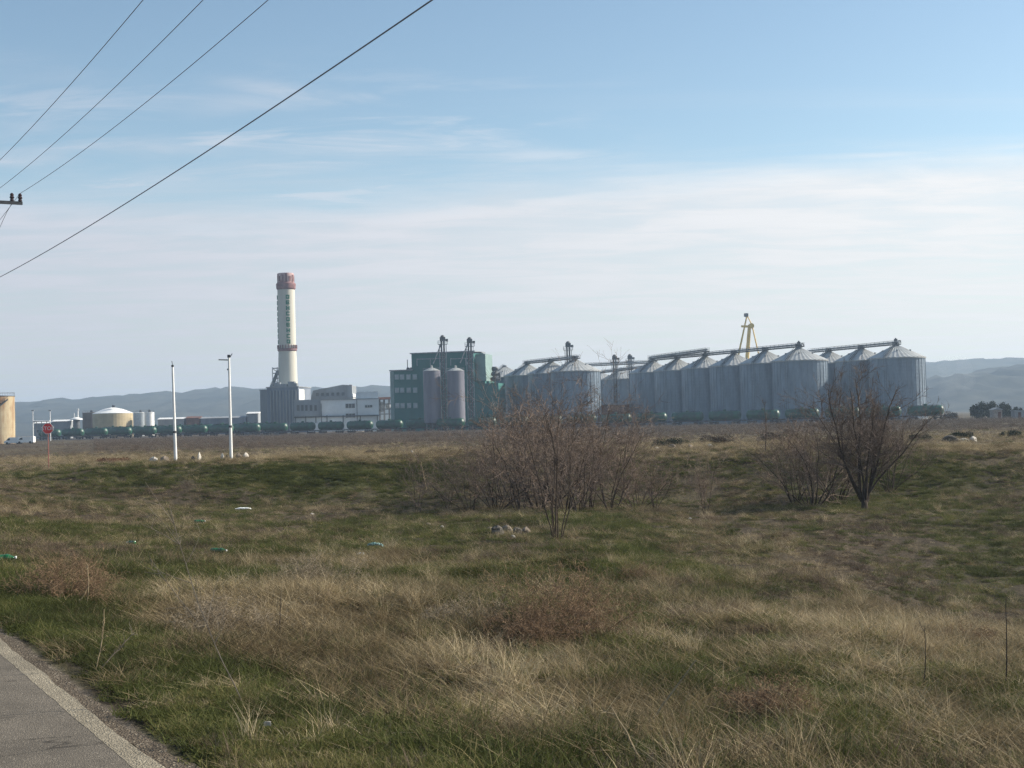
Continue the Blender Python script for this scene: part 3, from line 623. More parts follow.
# ------------------------------------------------------------------ chimney
def chimney():
    D = 620; b = at(288.4, 400, D); t = thing('tower_chimney', 'tall cream round tower with red top bands and green vertical lettering', 'tower', (b[0], b[1], GZ))
    z = lambda py: zpx(287.9, py, D) - GZ
    s = D / F
    m = MB(); m.lathe([(9.5 * s, 0), (9.5 * s, z(386)), (9.1 * s, z(360)), (8.7 * s, z(350)), (8.55 * s, z(284))], 56); part('shaft', m, CREAM, t, True)
    m = MB(); m.lathe([(8.1 * s, z(284)), (8.1 * s, z(275)), (7.8 * s, z(273.4)), (7.2 * s, z(273.4)), (7.2 * s, z(276)), (.1, z(277))], 48); part('top_drum', m, REDW, t)
    m = MB(); m.lathe([(8.5 * s, z(290)), (9.6 * s, z(288.5)), (9.8 * s, z(284.2)), (9.1 * s, z(283.0)), (8.0 * s, z(283))], 48); part('upper_gallery', m, REDP, t)
    m = MB(); m.lathe([(8.7 * s, z(351.5)), (9.7 * s, z(350.5)), (9.7 * s, z(348.6)), (8.6 * s, z(348.6))], 48)
    for k in range(20): a = 2 * math.pi * k / 20; q = 9.5 * s; m.box((q * math.cos(a), q * math.sin(a), z(347)), (.5, .25, 1.7), a)
    part('lower_gallery', m, REDP, t)
    m = MB(); rg = random.Random(3)
    for k in range(14):
        a = 2 * math.pi * k / 14
        m.box((8.15 * s * math.cos(a), 8.15 * s * math.sin(a), z(279)), (.3, .9, 2.2 + 1.2 * (k % 3)), a)
    part('brick_patch', m, REDP, t)
    # vertical green lettering, two columns
    shapes = ['OI', 'L', 'H', 'E', 'C', 'T', 'H', 'O', 'E', 'L', 'U']
    for a0 in (R_(-90 + 18.5), R_(-90 - 78)):
        m = MB(); n = 9; y0, y1 = 297.5, 342
        for k in range(n):
            zc = z(y0 + (y1 - y0) * k / (n - 1)); hh = .92; ww = .74; rr = 8.6 * s + .12
            def st(dx, dz, sx, sz):
                a = a0 + dx / rr; m.box((rr * math.cos(a), rr * math.sin(a), zc + dz), (.3, sx, sz), a)
            g = k % 4
            st(-ww * .8, 0, .5, 2 * hh)
            if g in (0, 2): st(ww * .8, 0, .5, 2 * hh)
            if g in (0, 1, 3): st(0, hh - .25, 1.6, .5)
            if g in (1, 2): st(0, 0, 1.4, .5)
            if g in (0, 1, 3): st(0, -hh + .25, 1.6, .5)
        part('lettering', m, GREENT, t)
    m = MB()
    for k in range(7):
        zz = z(398 - k * 5); m.box((-10.6 * s - .6 + .15 * k * 0, -1, zz), (2.3, 2.2, .35))
        if k < 6: m.box((-10.6 * s - .6, -1, zz + 1.1), (2.8, .5, .25), 0, .75 * (1 if k % 2 else -1))
    for sx in (-1.2, 1.0): m.tube((-10.6 * s - .6 + sx, -2, 0), (-10.6 * s - .6 + sx, -2, z(367)), .2, n=5)
    m.tube((-19 * s, 1, z(391)), (-9.5 * s, 0, z(370)), .9, .8, 8)
    part('outside_stair', m, STEELL, t)
chimney()
# ------------------------------------------------------------------ power plant blocks
def blockbuilding(name, label, px0, px1, ytop, D, depth, m_wall, rz=0.0, roof=None, cat='building', extra=None):
    pc = (px0 + px1) / 2; b = at(pc, 415, D); s = D / F; w = (px1 - px0) * s; H = zpx(pc, ytop, D) - GZ
    t = thing(name, label, cat, (b[0], b[1], GZ), rz)
    m = MB(); m.box((0, depth / 2, H / 2), (w, depth, H)); part('wall', m, m_wall, t)
    m = MB(); m.box((0, depth / 2, H + .2), (w + .7, depth + .7, .4)); part('roof', m, roof or GREYC, t)
    if extra: extra(t, s, w, H, depth, lambda px: (px - pc) * s, lambda px, py: zpx(px, py, D) - GZ)
    return t
def ex1(t, s, w, H, dp, X, Z):
    m = MB()
    for k in range(9): m.box((X(271 + k * 3.2), -.35, H * .47), (.55, .6, H * .94))
    part('pilaster', m, GREYC, t)
    m = MB(); m.box((X(298.6), 5, Z(298, 396)), (1.0, 9, 6)); part('sunlit_end_panel', m, WHITEP, t)  # white stands for sunlight on the block's right end, painted in
    m = MB()
    for px, w_, h_ in ((276, 2.4, 2.0), (283, 3.4, 1.2), (291, 3, 2.2), (295, 1.6, 1.4)): m.box((X(px), 3, H + .4 + h_ / 2), (w_, 3, h_))
    for px in (270.5, 279, 294): m.tube((X(px), 2, H + .4), (X(px), 2, H + 2.4), .3, n=8)
    part('roof_unit', m, GREYC, t)
blockbuilding('boiler_house', 'grey blue ribbed block at the foot of the tall tower', 267, 299, 387.5, 600, 22, BLUEC, R_(-6), extra=ex1)
blockbuilding('annex_building', 'narrow pale grey annex left of the boiler house', 260.5, 268, 390.5, 612, 12, GREYC)
def ex2(t, s, w, H, dp, X, Z):
    m = MB(); zz = Z(335, 396) - H
    m.prism([(-w / 2, H + .4), (w / 2 - .3, H + .4), (w / 2 - .3, Z(349, 385.5)), (w / 2 - 4.6, Z(345, 384.5)), (-w / 2 + 1, Z(314, 390.5))], 1, dp - 2); part('conveyor_house', m, GREYC, t)
    m = MB(); m.box((w / 2 - .1, 6, H * .5 + 7.6), (.5, 10, 4.0)); part('sunlit_end_panel', m, WHITEP, t)  # sunlit right end of the grey hall, its brightness put into white colour
    m = MB()
    for k in range(6): m.box((-w / 2 + 3 + k * 2.4, .9, H + 1.8), (1.3, .3, 1.4))
    part('window_band', m, WIND, t)
    m = MB()
    for k in range(9): m.box((-w / 2 + 2 + k * 2.0, 3 + (k % 3), H + 3.3 + k * .28), (1.3, 1.3, 1.0 + .5 * (k % 2)))
    part('roof_unit', m, BROWNR, t)
blockbuilding('turbine_hall', 'grey hall with a sloping cluttered roof behind the white building', 311, 353, 398, 625, 20, GREYC, 0, extra=ex2)
def ex3(t, s, w, H, dp, X, Z):
    m = MB(); zt = Z(367, 391.5); m.box((X(368), dp / 2, (H + zt) / 2 + .2), (X(378.6) - X(357.5), dp - 1, zt - H - .4)); part('upper_block', m, WHITE, t)
    m = MB(); m.box((X(308), -1.2, Z(308, 408.5)), (X(321) - X(295), 2.2, Z(308, 400.8) - Z(308, 416.4))); part('front_annex', m, GREYC, t)
    for px in (299, 303, 307, 311.5, 316):
        m = MB(); m.box((X(px), -2.36, Z(px, 408)), (1.0, .12, 2.4)); part('window', m, WIND, t)
    for px, py, ww, hh in ((350.3, 405.8, 3.8, 1.8), (368.6, 406.2, 3.0, 1.0), (350.3, 415.5, 3.8, 1.6)):
        m = MB(); m.box((X(px), -.07, Z(px, py)), (ww, .16, hh)); f = part('window', m, WIND, t)
        m = MB()
        for k in (-1, 1): m.box((X(px) + k * ww / 6, -.17, Z(px, py)), (.1, .06, hh))
        part('mullion', m, WHITE, f)
    m = MB(); m.box((X(337), -.4, Z(337, 416.3)), (w + .5, .9, .5)); 
    for px in (296, 306, 316, 327, 343, 360, 377): m.box((X(px), -.6, Z(px, 419)), (.35, .35, 3.2))
    part('canopy', m, STEEL, t)
    m = MB(); m.box((X(310), -2.5, 1.6), (X(321) - X(299), .4, 3.2)); part('dark_base', m, BLUEC, t)
    m = MB(); m.box((X(314), -4, 1.9), (4.6, 3, 3.6)); m.box((X(332), -4, 1.4), (7.5, 3, 2.7)); part('cabin', m, WHITE, t)
    m = MB(); m.box((X(321.6), -.06, H * .5), (.25, .1, H * .8)); m.box((X(357), -.06, H * .5), (.25, .1, H)); part('downpipe', m, STEEL, t)
blockbuilding('white_hall', 'white industrial hall with a stepped flat roof and few windows', 295, 378.8, 400.0, 560, 24, WHITE, R_(8), extra=ex3)
def pipes():
    D = 575; b = at(385, 415, D); t = thing('pipe_rack', 'rusty pipe rack and vessels between white hall and green mill', 'pipe rack', (b[0], b[1], GZ)); s = D / F
    X = lambda px: (px - 385) * s; Z = lambda py: zpx(385, py, D) - GZ
    m = MB()
    for px in (379.5, 384, 389, 392): m.tube((X(px), 0, 0), (X(px), 0, Z(399)), .2, n=6); m.tube((X(px), 4, 0), (X(px), 4, Z(399)), .2, n=6)
    for py in (399, 404, 409, 414): m.box((X(385.5), 0, Z(py)), (5.8, .3, .4)); m.box((X(385.5), 4, Z(py)), (5.8, .3, .4))
    part('frame', m, STEEL, t)
    m = MB(); m.tube((X(381.5), 2, Z(412)), (X(381.5), 2, Z(402)), .9, n=12); m.lathe([(0.05, Z(409)), (1.1, Z(407.5)), (1.1, Z(404)), (.05, Z(402.6))], 14, (X(388), 2, 0)); part('vessel', m, STEELL, t)
    m = MB(); m.box((X(385.5), 2, Z(398.2)), (6.2, 5.5, .9)); m.box((X(385), -3, 1.7), (13, 4, 3.4)); part('roof', m, BROWNR, t)
pipes()
# ------------------------------------------------------------------ left storage tanks and sheds
def tank(name, label, px, w, ytop, yroof, D, mw, mr, rail=True, band=None, stair=False, n=40, group=None):
    b = at(px, 425, D); s = D / F; R = w / 2 * s; H = zpx(px, ytop, D) - GZ; rh = zpx(px, yroof, D) - GZ
    t = thing(name, label, 'tank', (b[0], b[1], GZ), group=group)
    m = MB(); m.lathe([(R, 0), (R, H * .33), (R + .03, H * .335), (R + .03, H * .66), (R, H * .665), (R, H)], n); part('shell', m, mw, t, False)
    m = MB(); m.lathe([(R + .1, H - .2), (R + .1, H), (R * .5, H + (rh - H) * .65), (.05, rh)], n); part('roof', m, mr, t)
    if rail:
        m = MB()
        for k in range(22): a = 2 * math.pi * k / 22; m.tube((R * math.cos(a), R * math.sin(a), H), (R * math.cos(a), R * math.sin(a), H + 1.0), .04, n=4)
        m.lathe([(R - .02, H + .96), (R + .05, H + 1), (R - .02, H + 1.04)], n); part('handrail', m, STEELL, t)
    if stair:
        m = MB(); pts = []
        for k in range(26): a = R_(-150 + k * 4.6); q = k / 25; pts.append(((R + .5) * math.cos(a), (R + .5) * math.sin(a), H * (.30 + .62 * q)))
        m.path(pts, .22, 4); m.path([(p[0] * 1.02, p[1] * 1.02, p[2] + 1) for p in pts], .05, 4)
        for p in pts: m.tube(p, (p[0] * 1.02, p[1] * 1.02, p[2] + 1), .04, n=4)
        part('spiral_stair', m, STEEL, t)
    m = MB(); m.box((R * .2, -R * .5, rh + .2), (1.2, .8, 1.0)); m.tube((0, 0, rh - .3), (0, 0, rh + 1), .3, n=8); part('roof_hatch', m, STEEL, t)
    return t
tank('rusty_tank', 'tall rust streaked cream tank with spiral stair at the left edge', -3.5, 35, 396.2, 395.4, 420, RUSTY, STEEL, stair=True)
tank('storage_tank', 'large round cream storage tank under a shallow white cone roof', 113, 39, 413.2, 407, 640, TANKC, WHITEP, rail=False)
tank('storage_tank', 'dark brown tank just left of the large cream one', 91.5, 17, 412.8, 412, 670, TANKB, TANKB, rail=True)
tank('white_tank', 'gleaming white round tank right of the large cream tank', 149.5, 9.5, 412.4, 411.6, 640, WHITEP, WHITEP)
tank('white_tank', 'grey white tank partly behind the gleaming white one', 140.5, 13, 412.6, 412, 665, mat('dull_white', (.42, .47, .50), .6), WHITEP)
def leftstuff():
    D = 650
    def lowshed(label, px0, px1, y1, y0=430, mw=GREYC, mr=WHITEP, D=650, pitch=.8):
        pc = (px0 + px1) / 2; b = at(pc, 425, D); s = D / F; w = (px1 - px0) * s; H = zpx(pc, y1, D) - GZ
        t = thing('low_shed', label, 'shed', (b[0], b[1], GZ), group='low sheds along the railway')
        m = MB(); m.box((0, 4, (H - pitch) / 2), (w, 8, H - pitch)); part('wall', m, mw, t)
        m = MB(); m.prism([(-.3, 0), (4.0, pitch), (4.4, pitch), (8.3, 0)], -w / 2 - .3, w / 2 + .3, Matrix.Translation((0, 0, H - pitch)) @ Matrix(((0, 1, 0, 0), (1, 0, 0, 0), (0, 0, 1, 0), (0, 0, 0, 1)))); part('roof', m, mr, t)
        m = MB(); n = max(2, int(w / 3))
        for k in range(n): m.box((-w / 2 + w * (k + .5) / n, -.06, H * .45), (1.2, .1, 1.2))
        part('window_row', m, WIND, t)
    lowshed('low shed with a pale roof behind the red sign', 34, 50, 421.5)
    lowshed('low shed with a pale roof between the twin white masts', 52, 70, 419.6)
    lowshed('low shed with a white roof left of the first white pole', 158, 184, 417.4)
    lowshed('low rusty red shed between the two white poles', 186, 199, 416.3, mw=BROWNR, mr=BROWNR)
    lowshed('long dark low shed behind the second white pole', 201, 246, 416.3, mr=GREYC, mw=BLUEC)
    lowshed('small shed with a bright pale roof left of the boiler house', 247, 258, 411.8)
    b = at(76.5, 425, D); t = thing('control_cabin', 'small round cabin with a white cone roof and pale mast left of the tanks', 'cabin', (b[0], b[1], GZ)); Z = lambda py: zpx(76, py, D) - GZ
    m = MB(); m.lathe([(1.6, 0), (1.6, Z(419.5))], 16); part('wall', m, STEEL, t)
    m = MB(); m.lathe([(2.9, Z(419.8)), (2.7, Z(418.6)), (.1, Z(416.8))], 20); part('roof', m, WHITEP, t)
    m = MB(); m.tube((.8, 0, Z(417.5)), (.8, 0, Z(409.5)), .35, .25, n=6); m.box((.8, 0, Z(409.5)), (.8, .5, .8)); m.tube((-1, 0, Z(417.5)), (-1, 0, Z(413)), .15, n=6); part('mast', m, WHITEP, t)
    for px, lab in ((33, 'left of the two pale slim masts near the red sign'), (50.3, 'right of the two pale slim masts near the red sign')):
        b = at(px, 425, 500); H = zpx(px, 410.5, 500) - GZ; t = thing('light_mast', lab, 'mast', (b[0], b[1], GZ), group='slim pale masts by the sheds')
        m = MB(); m.tube((0, 0, 0), (0, 0, H), .2, .13, n=8); part('mast', m, WHITEP, t)
        m = MB(); m.box((0, 0, H), (1.0, .4, .35)); part('lamp_head', m, STEELL, t)
    b0 = at(33, 421.3, 498); b1 = at(50, 421, 498); m = MB(); t = thing('pipe_bridge', 'pale pipe bridge joining the two slim masts', 'pipe bridge', (b0[0], b0[1], GZ)); h0 = b0[2] - GZ
    m.tube((0, 0, h0), (b1[0] - b0[0], 0, h0), .28, n=8); part('pipe', m, WHITEP, t)
    m = MB()
    for q in (0.2, .5, .8): m.tube(((b1[0] - b0[0]) * q, 0, 0), ((b1[0] - b0[0]) * q, 0, h0 - .25), .12, n=6)
    part('support', m, STEEL, t)
leftstuff()
# vans
def van(label, px, D):
    b = at(px, 438, D); z0 = hxy(b[0], b[1]); t = thing('white_van', label, 'van', (b[0], b[1], z0), 0, group='white vans by the rusty tank')
    m = MB(); m.prism([(-2.4, .35), (-2.45, .95), (-1.9, 1.15), (-1.2, 1.9), (-.9, 2.05), (2.35, 2.05), (2.45, 1.9), (2.45, .35)], -.95, .95); part('body', m, WHITEP, t)
    m = MB(); m.prism([(-1.78, 1.2), (-1.22, 1.8), (-.7, 1.8), (-.7, 1.2)], -.97, .97); part('cab_window', m, WIND, t)
    for x in (-1.6, 1.5):
        for y in (-.85, .85): m = MB(); m.tube((x, y - .12, .36), (x, y + .12, .36), .36, n=16); part('wheel', m, WAGD, t)
    m = MB(); m.box((-2.44, 0, .5), (.12, 1.8, .25)); part('bumper', m, STEEL, t)
van('left white van parked beside the rusty tank', 13.5, 396); van('right white van parked left of the red sign', 26, 394)
# ------------------------------------------------------------------ tank wagons
def wagon(label, loc, rz):
    t = thing('tank_wagon', label, 'railway wagon', loc, rz, 'green tank wagons of the long train')
    Lg = 9.5; r = 1.45; zc = 2.75
    m = MB(); n = 24; prof = [(-Lg / 2 - .62, .02), (-Lg / 2 - .54, .5), (-Lg / 2 - .33, 1.0), (-Lg / 2 - .1, 1.32), (-Lg / 2 + .15, r), (Lg / 2 - .15, r), (Lg / 2 + .1, 1.32), (Lg / 2 + .33, 1.0), (Lg / 2 + .54, .5), (Lg / 2 + .62, .02)]
    vs = []
    for x, q in prof:
        for k in range(n): a = 2 * math.pi * k / n; vs.append((x, q * math.cos(a), zc + q * math.sin(a)))
    m.add(vs, [(i * n + k, (i + 1) * n + k, (i + 1) * n + (k + 1) % n, i * n + (k + 1) % n) for i in range(len(prof) - 1) for k in range(n)])
    part('tank', m, TANKG, t, True)
    m = MB(); m.lathe([(.5, zc + r - .1), (.5, zc + r + .45), (.3, zc + r + .55), (.02, zc + r + .56)], 14); part('manhole', m, TANKG, t)
    m = MB(); m.box((0, 0, zc + r + .12), (Lg * .8, .7, .06)); 
    for x in (-4, -2, 2, 4): m.box((x, 0, zc + r + .02), (.1, .6, .2))
    m.tube((.8, -1.5, 1.3), (.8, -1.2, zc + 1.0), .04, n=4); m.tube((1.2, -1.5, 1.3), (1.2, -1.2, zc + 1.0), .04, n=4)
    part('catwalk', m, WAGD, t)
    m = MB(); m.box((0, 0, 1.15), (11.6, 2.3, .28)); 
    for x in (-3.6, 3.6): m.box((x, 0, 1.4), (.5, 2.2, .5)); m.box((x, 0, .62), (2.6, 1.9, .35))
    for s in (-1, 1):
        for y in (-.85, .85): m.tube((s * 5.8, y, 1.1), (s * 6.2, y, 1.1), .2, n=8)
    part('underframe', m, WAGD, t)
    for x in (-4.5, -2.7, 2.7, 4.5): m = MB(); m.tube((x, -.75, .46), (x, -.62, .46), .46, n=16); m.tube((x, .62, .46), (x, .75, .46), .46, n=16); m.tube((x, -.62, .46), (x, .62, .46), .08, n=6); part('wheelset', m, WAGD, t)
    return t
RA, RB, RC = -0.22639774, 0.02156824, -0.01023675; D0 = 12.35 / math.hypot(RB, RC)
def rail_pt(i, off=0.0):
    p = Vector((D0 * (RA + RB * i), D0 * (1 + RC * i), GZ)); d = Vector((RB, RC, 0)).normalized(); n = Vector((-d.y, d.x, 0)); return p + n * off
rz_t = math.atan2(RC, RB); w0 = None
ORD = ['first', 'second', 'third', 'fourth', 'fifth', 'sixth', 'seventh', 'eighth', 'ninth', 'tenth', 'eleventh', 'twelfth', 'thirteenth', 'fourteenth', 'fifteenth', 'sixteenth', 'seventeenth', 'eighteenth', 'nineteenth', 'twentieth'] + ['twenty-' + q for q in ('first', 'second', 'third', 'fourth', 'fifth', 'sixth', 'seventh', 'eighth', 'ninth')]
side = {22: 'last wagon at the right, with a bright round end beside the right hand silos'}
for i in range(-6, 23):
    p = rail_pt(i) - (rail_pt(1) - rail_pt(0)) * .46; p.z = GZ + .15
    u = int(proj(np.array([p.x, p.y, p.z]))[0])
    near = ('left of the tanks' if u < 80 else 'below the storage tanks' if u < 160 else 'by the first white pole' if u < 205 else 'by the second white pole' if u < 262 else 'below the boiler house' if u < 300 else
            'below the white hall' if u < 380 else 'below the green mill' if u < 500 else 'below the left silo row' if u < 606 else 'between left and middle silo rows' if u < 650 else 'below the middle silo row' if u < 830 else 'below the right hand silos')
    lb = side.get(i, 'green tank wagon ' + near + ', ' + ORD[22 - i] + ' from its right end')
    if w0 is None: w0 = wagon(lb, p, rz_t)
    else: dup(w0, p, rz_t, lb)
for k, px in enumerate((126, 144, 169, 194, 215, 236.5, 258.5, 280.5)):
    D = 575 - k * 3.5; b = at(px, 425, D); q = dup(w0, (b[0] - 5.6, b[1], GZ + .55), rz_t * .6, 'green tank wagon of the short rear train, ' + ORD[7 - k] + ' from its right end'); q['group'] = 'green tank wagons of the rear train'
BALL = mat('ballast', (.16, .14, .12), .95, 0, .3, .8)
for nm, pts, zz in (('railway_ballast', [rail_pt(-14), rail_pt(32)], GZ), ('railway_ballast', [Vector((-190, 585, GZ)), Vector((-60, 545, GZ))], GZ + .4)):
    a, b = pts; d = (b - a).normalized(); n = Vector((-d.y, d.x, 0)); m = MB(); h0 = -.6
    vs = []
    for p in (a, b):
        for o, h in ((-3.4, h0), (-2.0, .0), (2.0, .0), (3.4, h0)): q = p + n * o; vs.append((q.x, q.y, zz + h))
    m.add(vs, [(0, 1, 5, 4), (1, 2, 6, 5), (2, 3, 7, 6), (0, 3, 2, 1), (4, 5, 6, 7)]); o = link(nm, m.mesh(nm), BALL); o['kind'] = 'structure'
    t = thing('railway_track', 'steel rails on sleepers under the ' + ('near' if zz == GZ else 'rear') + ' train of tank wagons', 'railway track', (a.x, a.y, zz)); m = MB(); ln = (b - a).length; rz = math.atan2(d.y, d.x)
    for s in (-.72, .72): c = (b - a) / 2 + n * s; m.box((c.x, c.y, .09), (ln, .07, .15), rz)
    part('rail', m, STEELL, t); m = MB()
    for k in range(0, int(ln / .8)): c = d * (k * .8); m.box((c.x, c.y, .01), (.25, 2.5, .1), rz)
    part('sleeper', m, BROWNR, t)
# ------------------------------------------------------------------ white poles, sign
def wpole(label, px, ybase, pxt, ytop, D, arm=False):
    b = at(px, ybase, D); z0 = hxy(b[0], b[1]); tp = at(pxt, ytop, D); H = tp[2] - z0
    t = thing('white_pole', label, 'pole', (b[0], b[1], z0), group='tall white poles on the plain')
    lx = tp[0] - b[0]
    m = MB(); m.tube((0, 0, -.2), (lx, 0, H), .12, .075, 12); part('shaft', m, WHITEP, t, False)
    m = MB(); m.tube((lx * .32, 0, H * .32), (lx * .325, 0, H * .325 + .12), .135, n=12); part('clamp_band', m, STEEL, t)
    m = MB()
    if arm: m.tube((lx - .75, 0, H - .18), (lx, 0, H - .22), .04, n=6); m.box((lx, 0, H + .06), (.2, .16, .2)); m.tube((lx + .1, 0, H), (lx + .25, 0, H + .25), .03, n=5); m.tube((lx, 0, H - .9), (lx - .14, 0, H - .9), .07, n=6)
    else: m.box((lx, 0, H + .04), (.16, .15, .14)); m.tube((lx, 0, H + .1), (lx - .05, 0, H + .4), .025, n=5)
    part('top_fitting', m, STEEL, t)
wpole('shorter white pole standing left on the plain', 175.8, 461, 172.6, 366.5, 98)
wpole('taller white pole with a small side arm near its top', 231.3, 461.5, 228.9, 357, 98, True)
def font_part(txt, size, parent, matl, loc, rot):
    cu = bpy.data.curves.new('word', 'FONT'); cu.body = txt; cu.size = size; cu.align_x = 'CENTER'; cu.align_y = 'CENTER'; cu.extrude = .003
    o = bpy.data.objects.new('tmp', cu); scene.collection.objects.link(o); bpy.context.view_layer.update()
    me = bpy.data.meshes.new_from_object(o.evaluated_get(bpy.context.evaluated_depsgraph_get())); bpy.data.objects.remove(o)
    r = link('lettering', me, matl, parent, loc); r.rotation_euler = rot; return r
def sign():
    D = 92; b = at(48.6, 462, D); z0 = hxy(b[0], b[1]); H = zpx(48.6, 428.5, D) - z0
    t = thing('stop_sign', 'red roadside stop sign on a thin reddish post at far left', 'sign', (b[0], b[1], z0))
    RS = mat('sign_red', (.75, .09, .09), .4, 0, .05, 3); m = MB(); m.tube((0, 0, -.2), (0, 0, H + .25), .035, n=8); part('post', m, mat('post_red', (.33, .13, .11), .7), t)
    def octo(R, y0, y1):
        m = MB(); m.prism([(R * math.cos(R_(22.5 + 45 * k)), H + R * math.sin(R_(22.5 + 45 * k))) for k in range(8)], y0, y1); return m
    part('sign_rim', octo(.40, -.06, -.045), WHITEP, t); part('sign_plate', octo(.372, -.064, -.0605), RS, t)
    font_part('STOP', .36, t, WHITEP, (0, -.068, H), (math.pi / 2, 0, 0))
sign()
# ------------------------------------------------------------------ power line
vd = np.array([0.48884279, -0.8723719]); pp = np.array([-0.8723719, -0.48884279])
A3 = at(20, 193.5, 47); WD = mat('wire', (.15, .155, .165), .5, .3, .05, 1)
def hitplane(px, py, P):
    d = ray(px, py); n = np.array([vd[1], -vd[0]]); k = n @ P[:2] / (n @ d[:2]); return np.array([0, 0, EYE]) + d * k
POLEK = 1.3; SPAN = 62.0
pole_xy = A3[:2] + pp * POLEK; pole2_xy = pole_xy + vd * SPAN
wires = [('thin power wire running to the crossarm end, third from the left', 0.0, (20, 193.5), (268, 0)), ('thin power wire, second from the left', .78, (0, 188), (203, 0)), ('thin power wire, leftmost of the four', 1.70, (0, 160), (143, 0)),
         ('thicker dark cable sagging lowest below the three power wires', POLEK, (0, 277), (432, 0))]
ends = []
for lb, k, p1, p2 in wires:
    P = A3[:2] + pp * k; q1 = hitplane(*p1, P); q2 = hitplane(*p2, P)
    t1 = (q1[:2] - P) @ vd; t2 = (q2[:2] - P) @ vd
    # parabola z = a + b t + c t^2 through both points; sag coefficient c
    c = {0: .0011, 3: .0006}.get([w[0] for w in wires].index(lb), .0011); b_ = (q2[2] - q1[2]) / (t2 - t1) - c * (t1 + t2); a_ = q1[2] - b_ * t1 - c * t1 * t1
    pts = [(P[0] + vd[0] * s, P[1] + vd[1] * s, a_ + b_ * s + c * s * s) for s in np.linspace(0, SPAN, 60)]
    ends.append((k, pts[0][2], pts[-1][2]))
    m = MB(); m.path(pts, .0105 if k == POLEK else .0085, 6)
    b0 = b_; pts2 = [(P[0] - vd[0] * s, P[1] - vd[1] * s, pts[0][2] - c * s * (SPAN - s)) for s in np.linspace(0, SPAN, 24)]
    m.path(pts2, .0105 if k == POLEK else .0085, 6)
    solo('power_wire' if k != POLEK else 'cable', m, WD, lb, 'wire', group='overhead wires')
CONC = mat('pole_concrete', (.30, .29, .27), .9, 0, .1, 3); INS = mat('insulator_brown', (.05, .03, .03), .25, 0, .1, 3, spec=.6)
def ppole(label, xy, zs, zoff):
    z0 = hxy(*xy); t = thing('utility_pole', label, 'utility pole', (xy[0], xy[1], z0), math.atan2(pp[1], pp[0]), 'utility poles of the overhead line')
    zt = zs[0] - z0 - .34
    m = MB(); m.tube((0, 0, -.3), (0, 0, zt + .2), .17, .10, 12); part('shaft', m, CONC, t)
    m = MB(); m.box((0.15 - .05, 0, zt), (2.95, .09, .11)); m.box((.1, .14, zt - .2), (.12, .09, .5)); part('crossarm', m, STEEL, t)
    for (k, za, zb) in ends[:3]:
        for dx in ((0, .27) if k == 0 else (0,)):
            x = k - POLEK + dx; h = (zs[{0.0: 0, .78: 1, 1.70: 2}[k]] - z0) - zt
            m = MB(); m.tube((x, 0, zt), (x, 0, zt + max(h - .27, .08)), .015, n=6); m.lathe([(.03, h - .29), (.075, h - .26), (.05, h - .2), (.085, h - .16), (.055, h - .1), (.07, h - .06), (.035, h)], 12, (x, 0, zt)); part('insulator', m, INS, t)
    m = MB(); m.tube((0, -.1, ends[3][1] - z0 if zoff == 0 else ends[3][2] - z0), (0, -.28, ends[3][1] - z0 if zoff == 0 else ends[3][2] - z0), .05, n=8); part('cable_clamp', m, STEEL, t)
    if zoff == 0:
        m = MB(); m.path([(.27 - POLEK, -.02, zt - .02), (.45 - POLEK, -.05, zt - .35), (.75 - POLEK, -.1, zt - 1.05), (-.12, -.12, zt - 2.0)], .009, 5); part('drop_lead', m, WD, t)
    return t
ppole('concrete pole with an iron crossarm and brown insulators at the left edge', pole_xy, [e[1] for e in ends], 0)
ppole('concrete pole of the same line behind the viewer', pole2_xy, [e[2] for e in ends], 1)
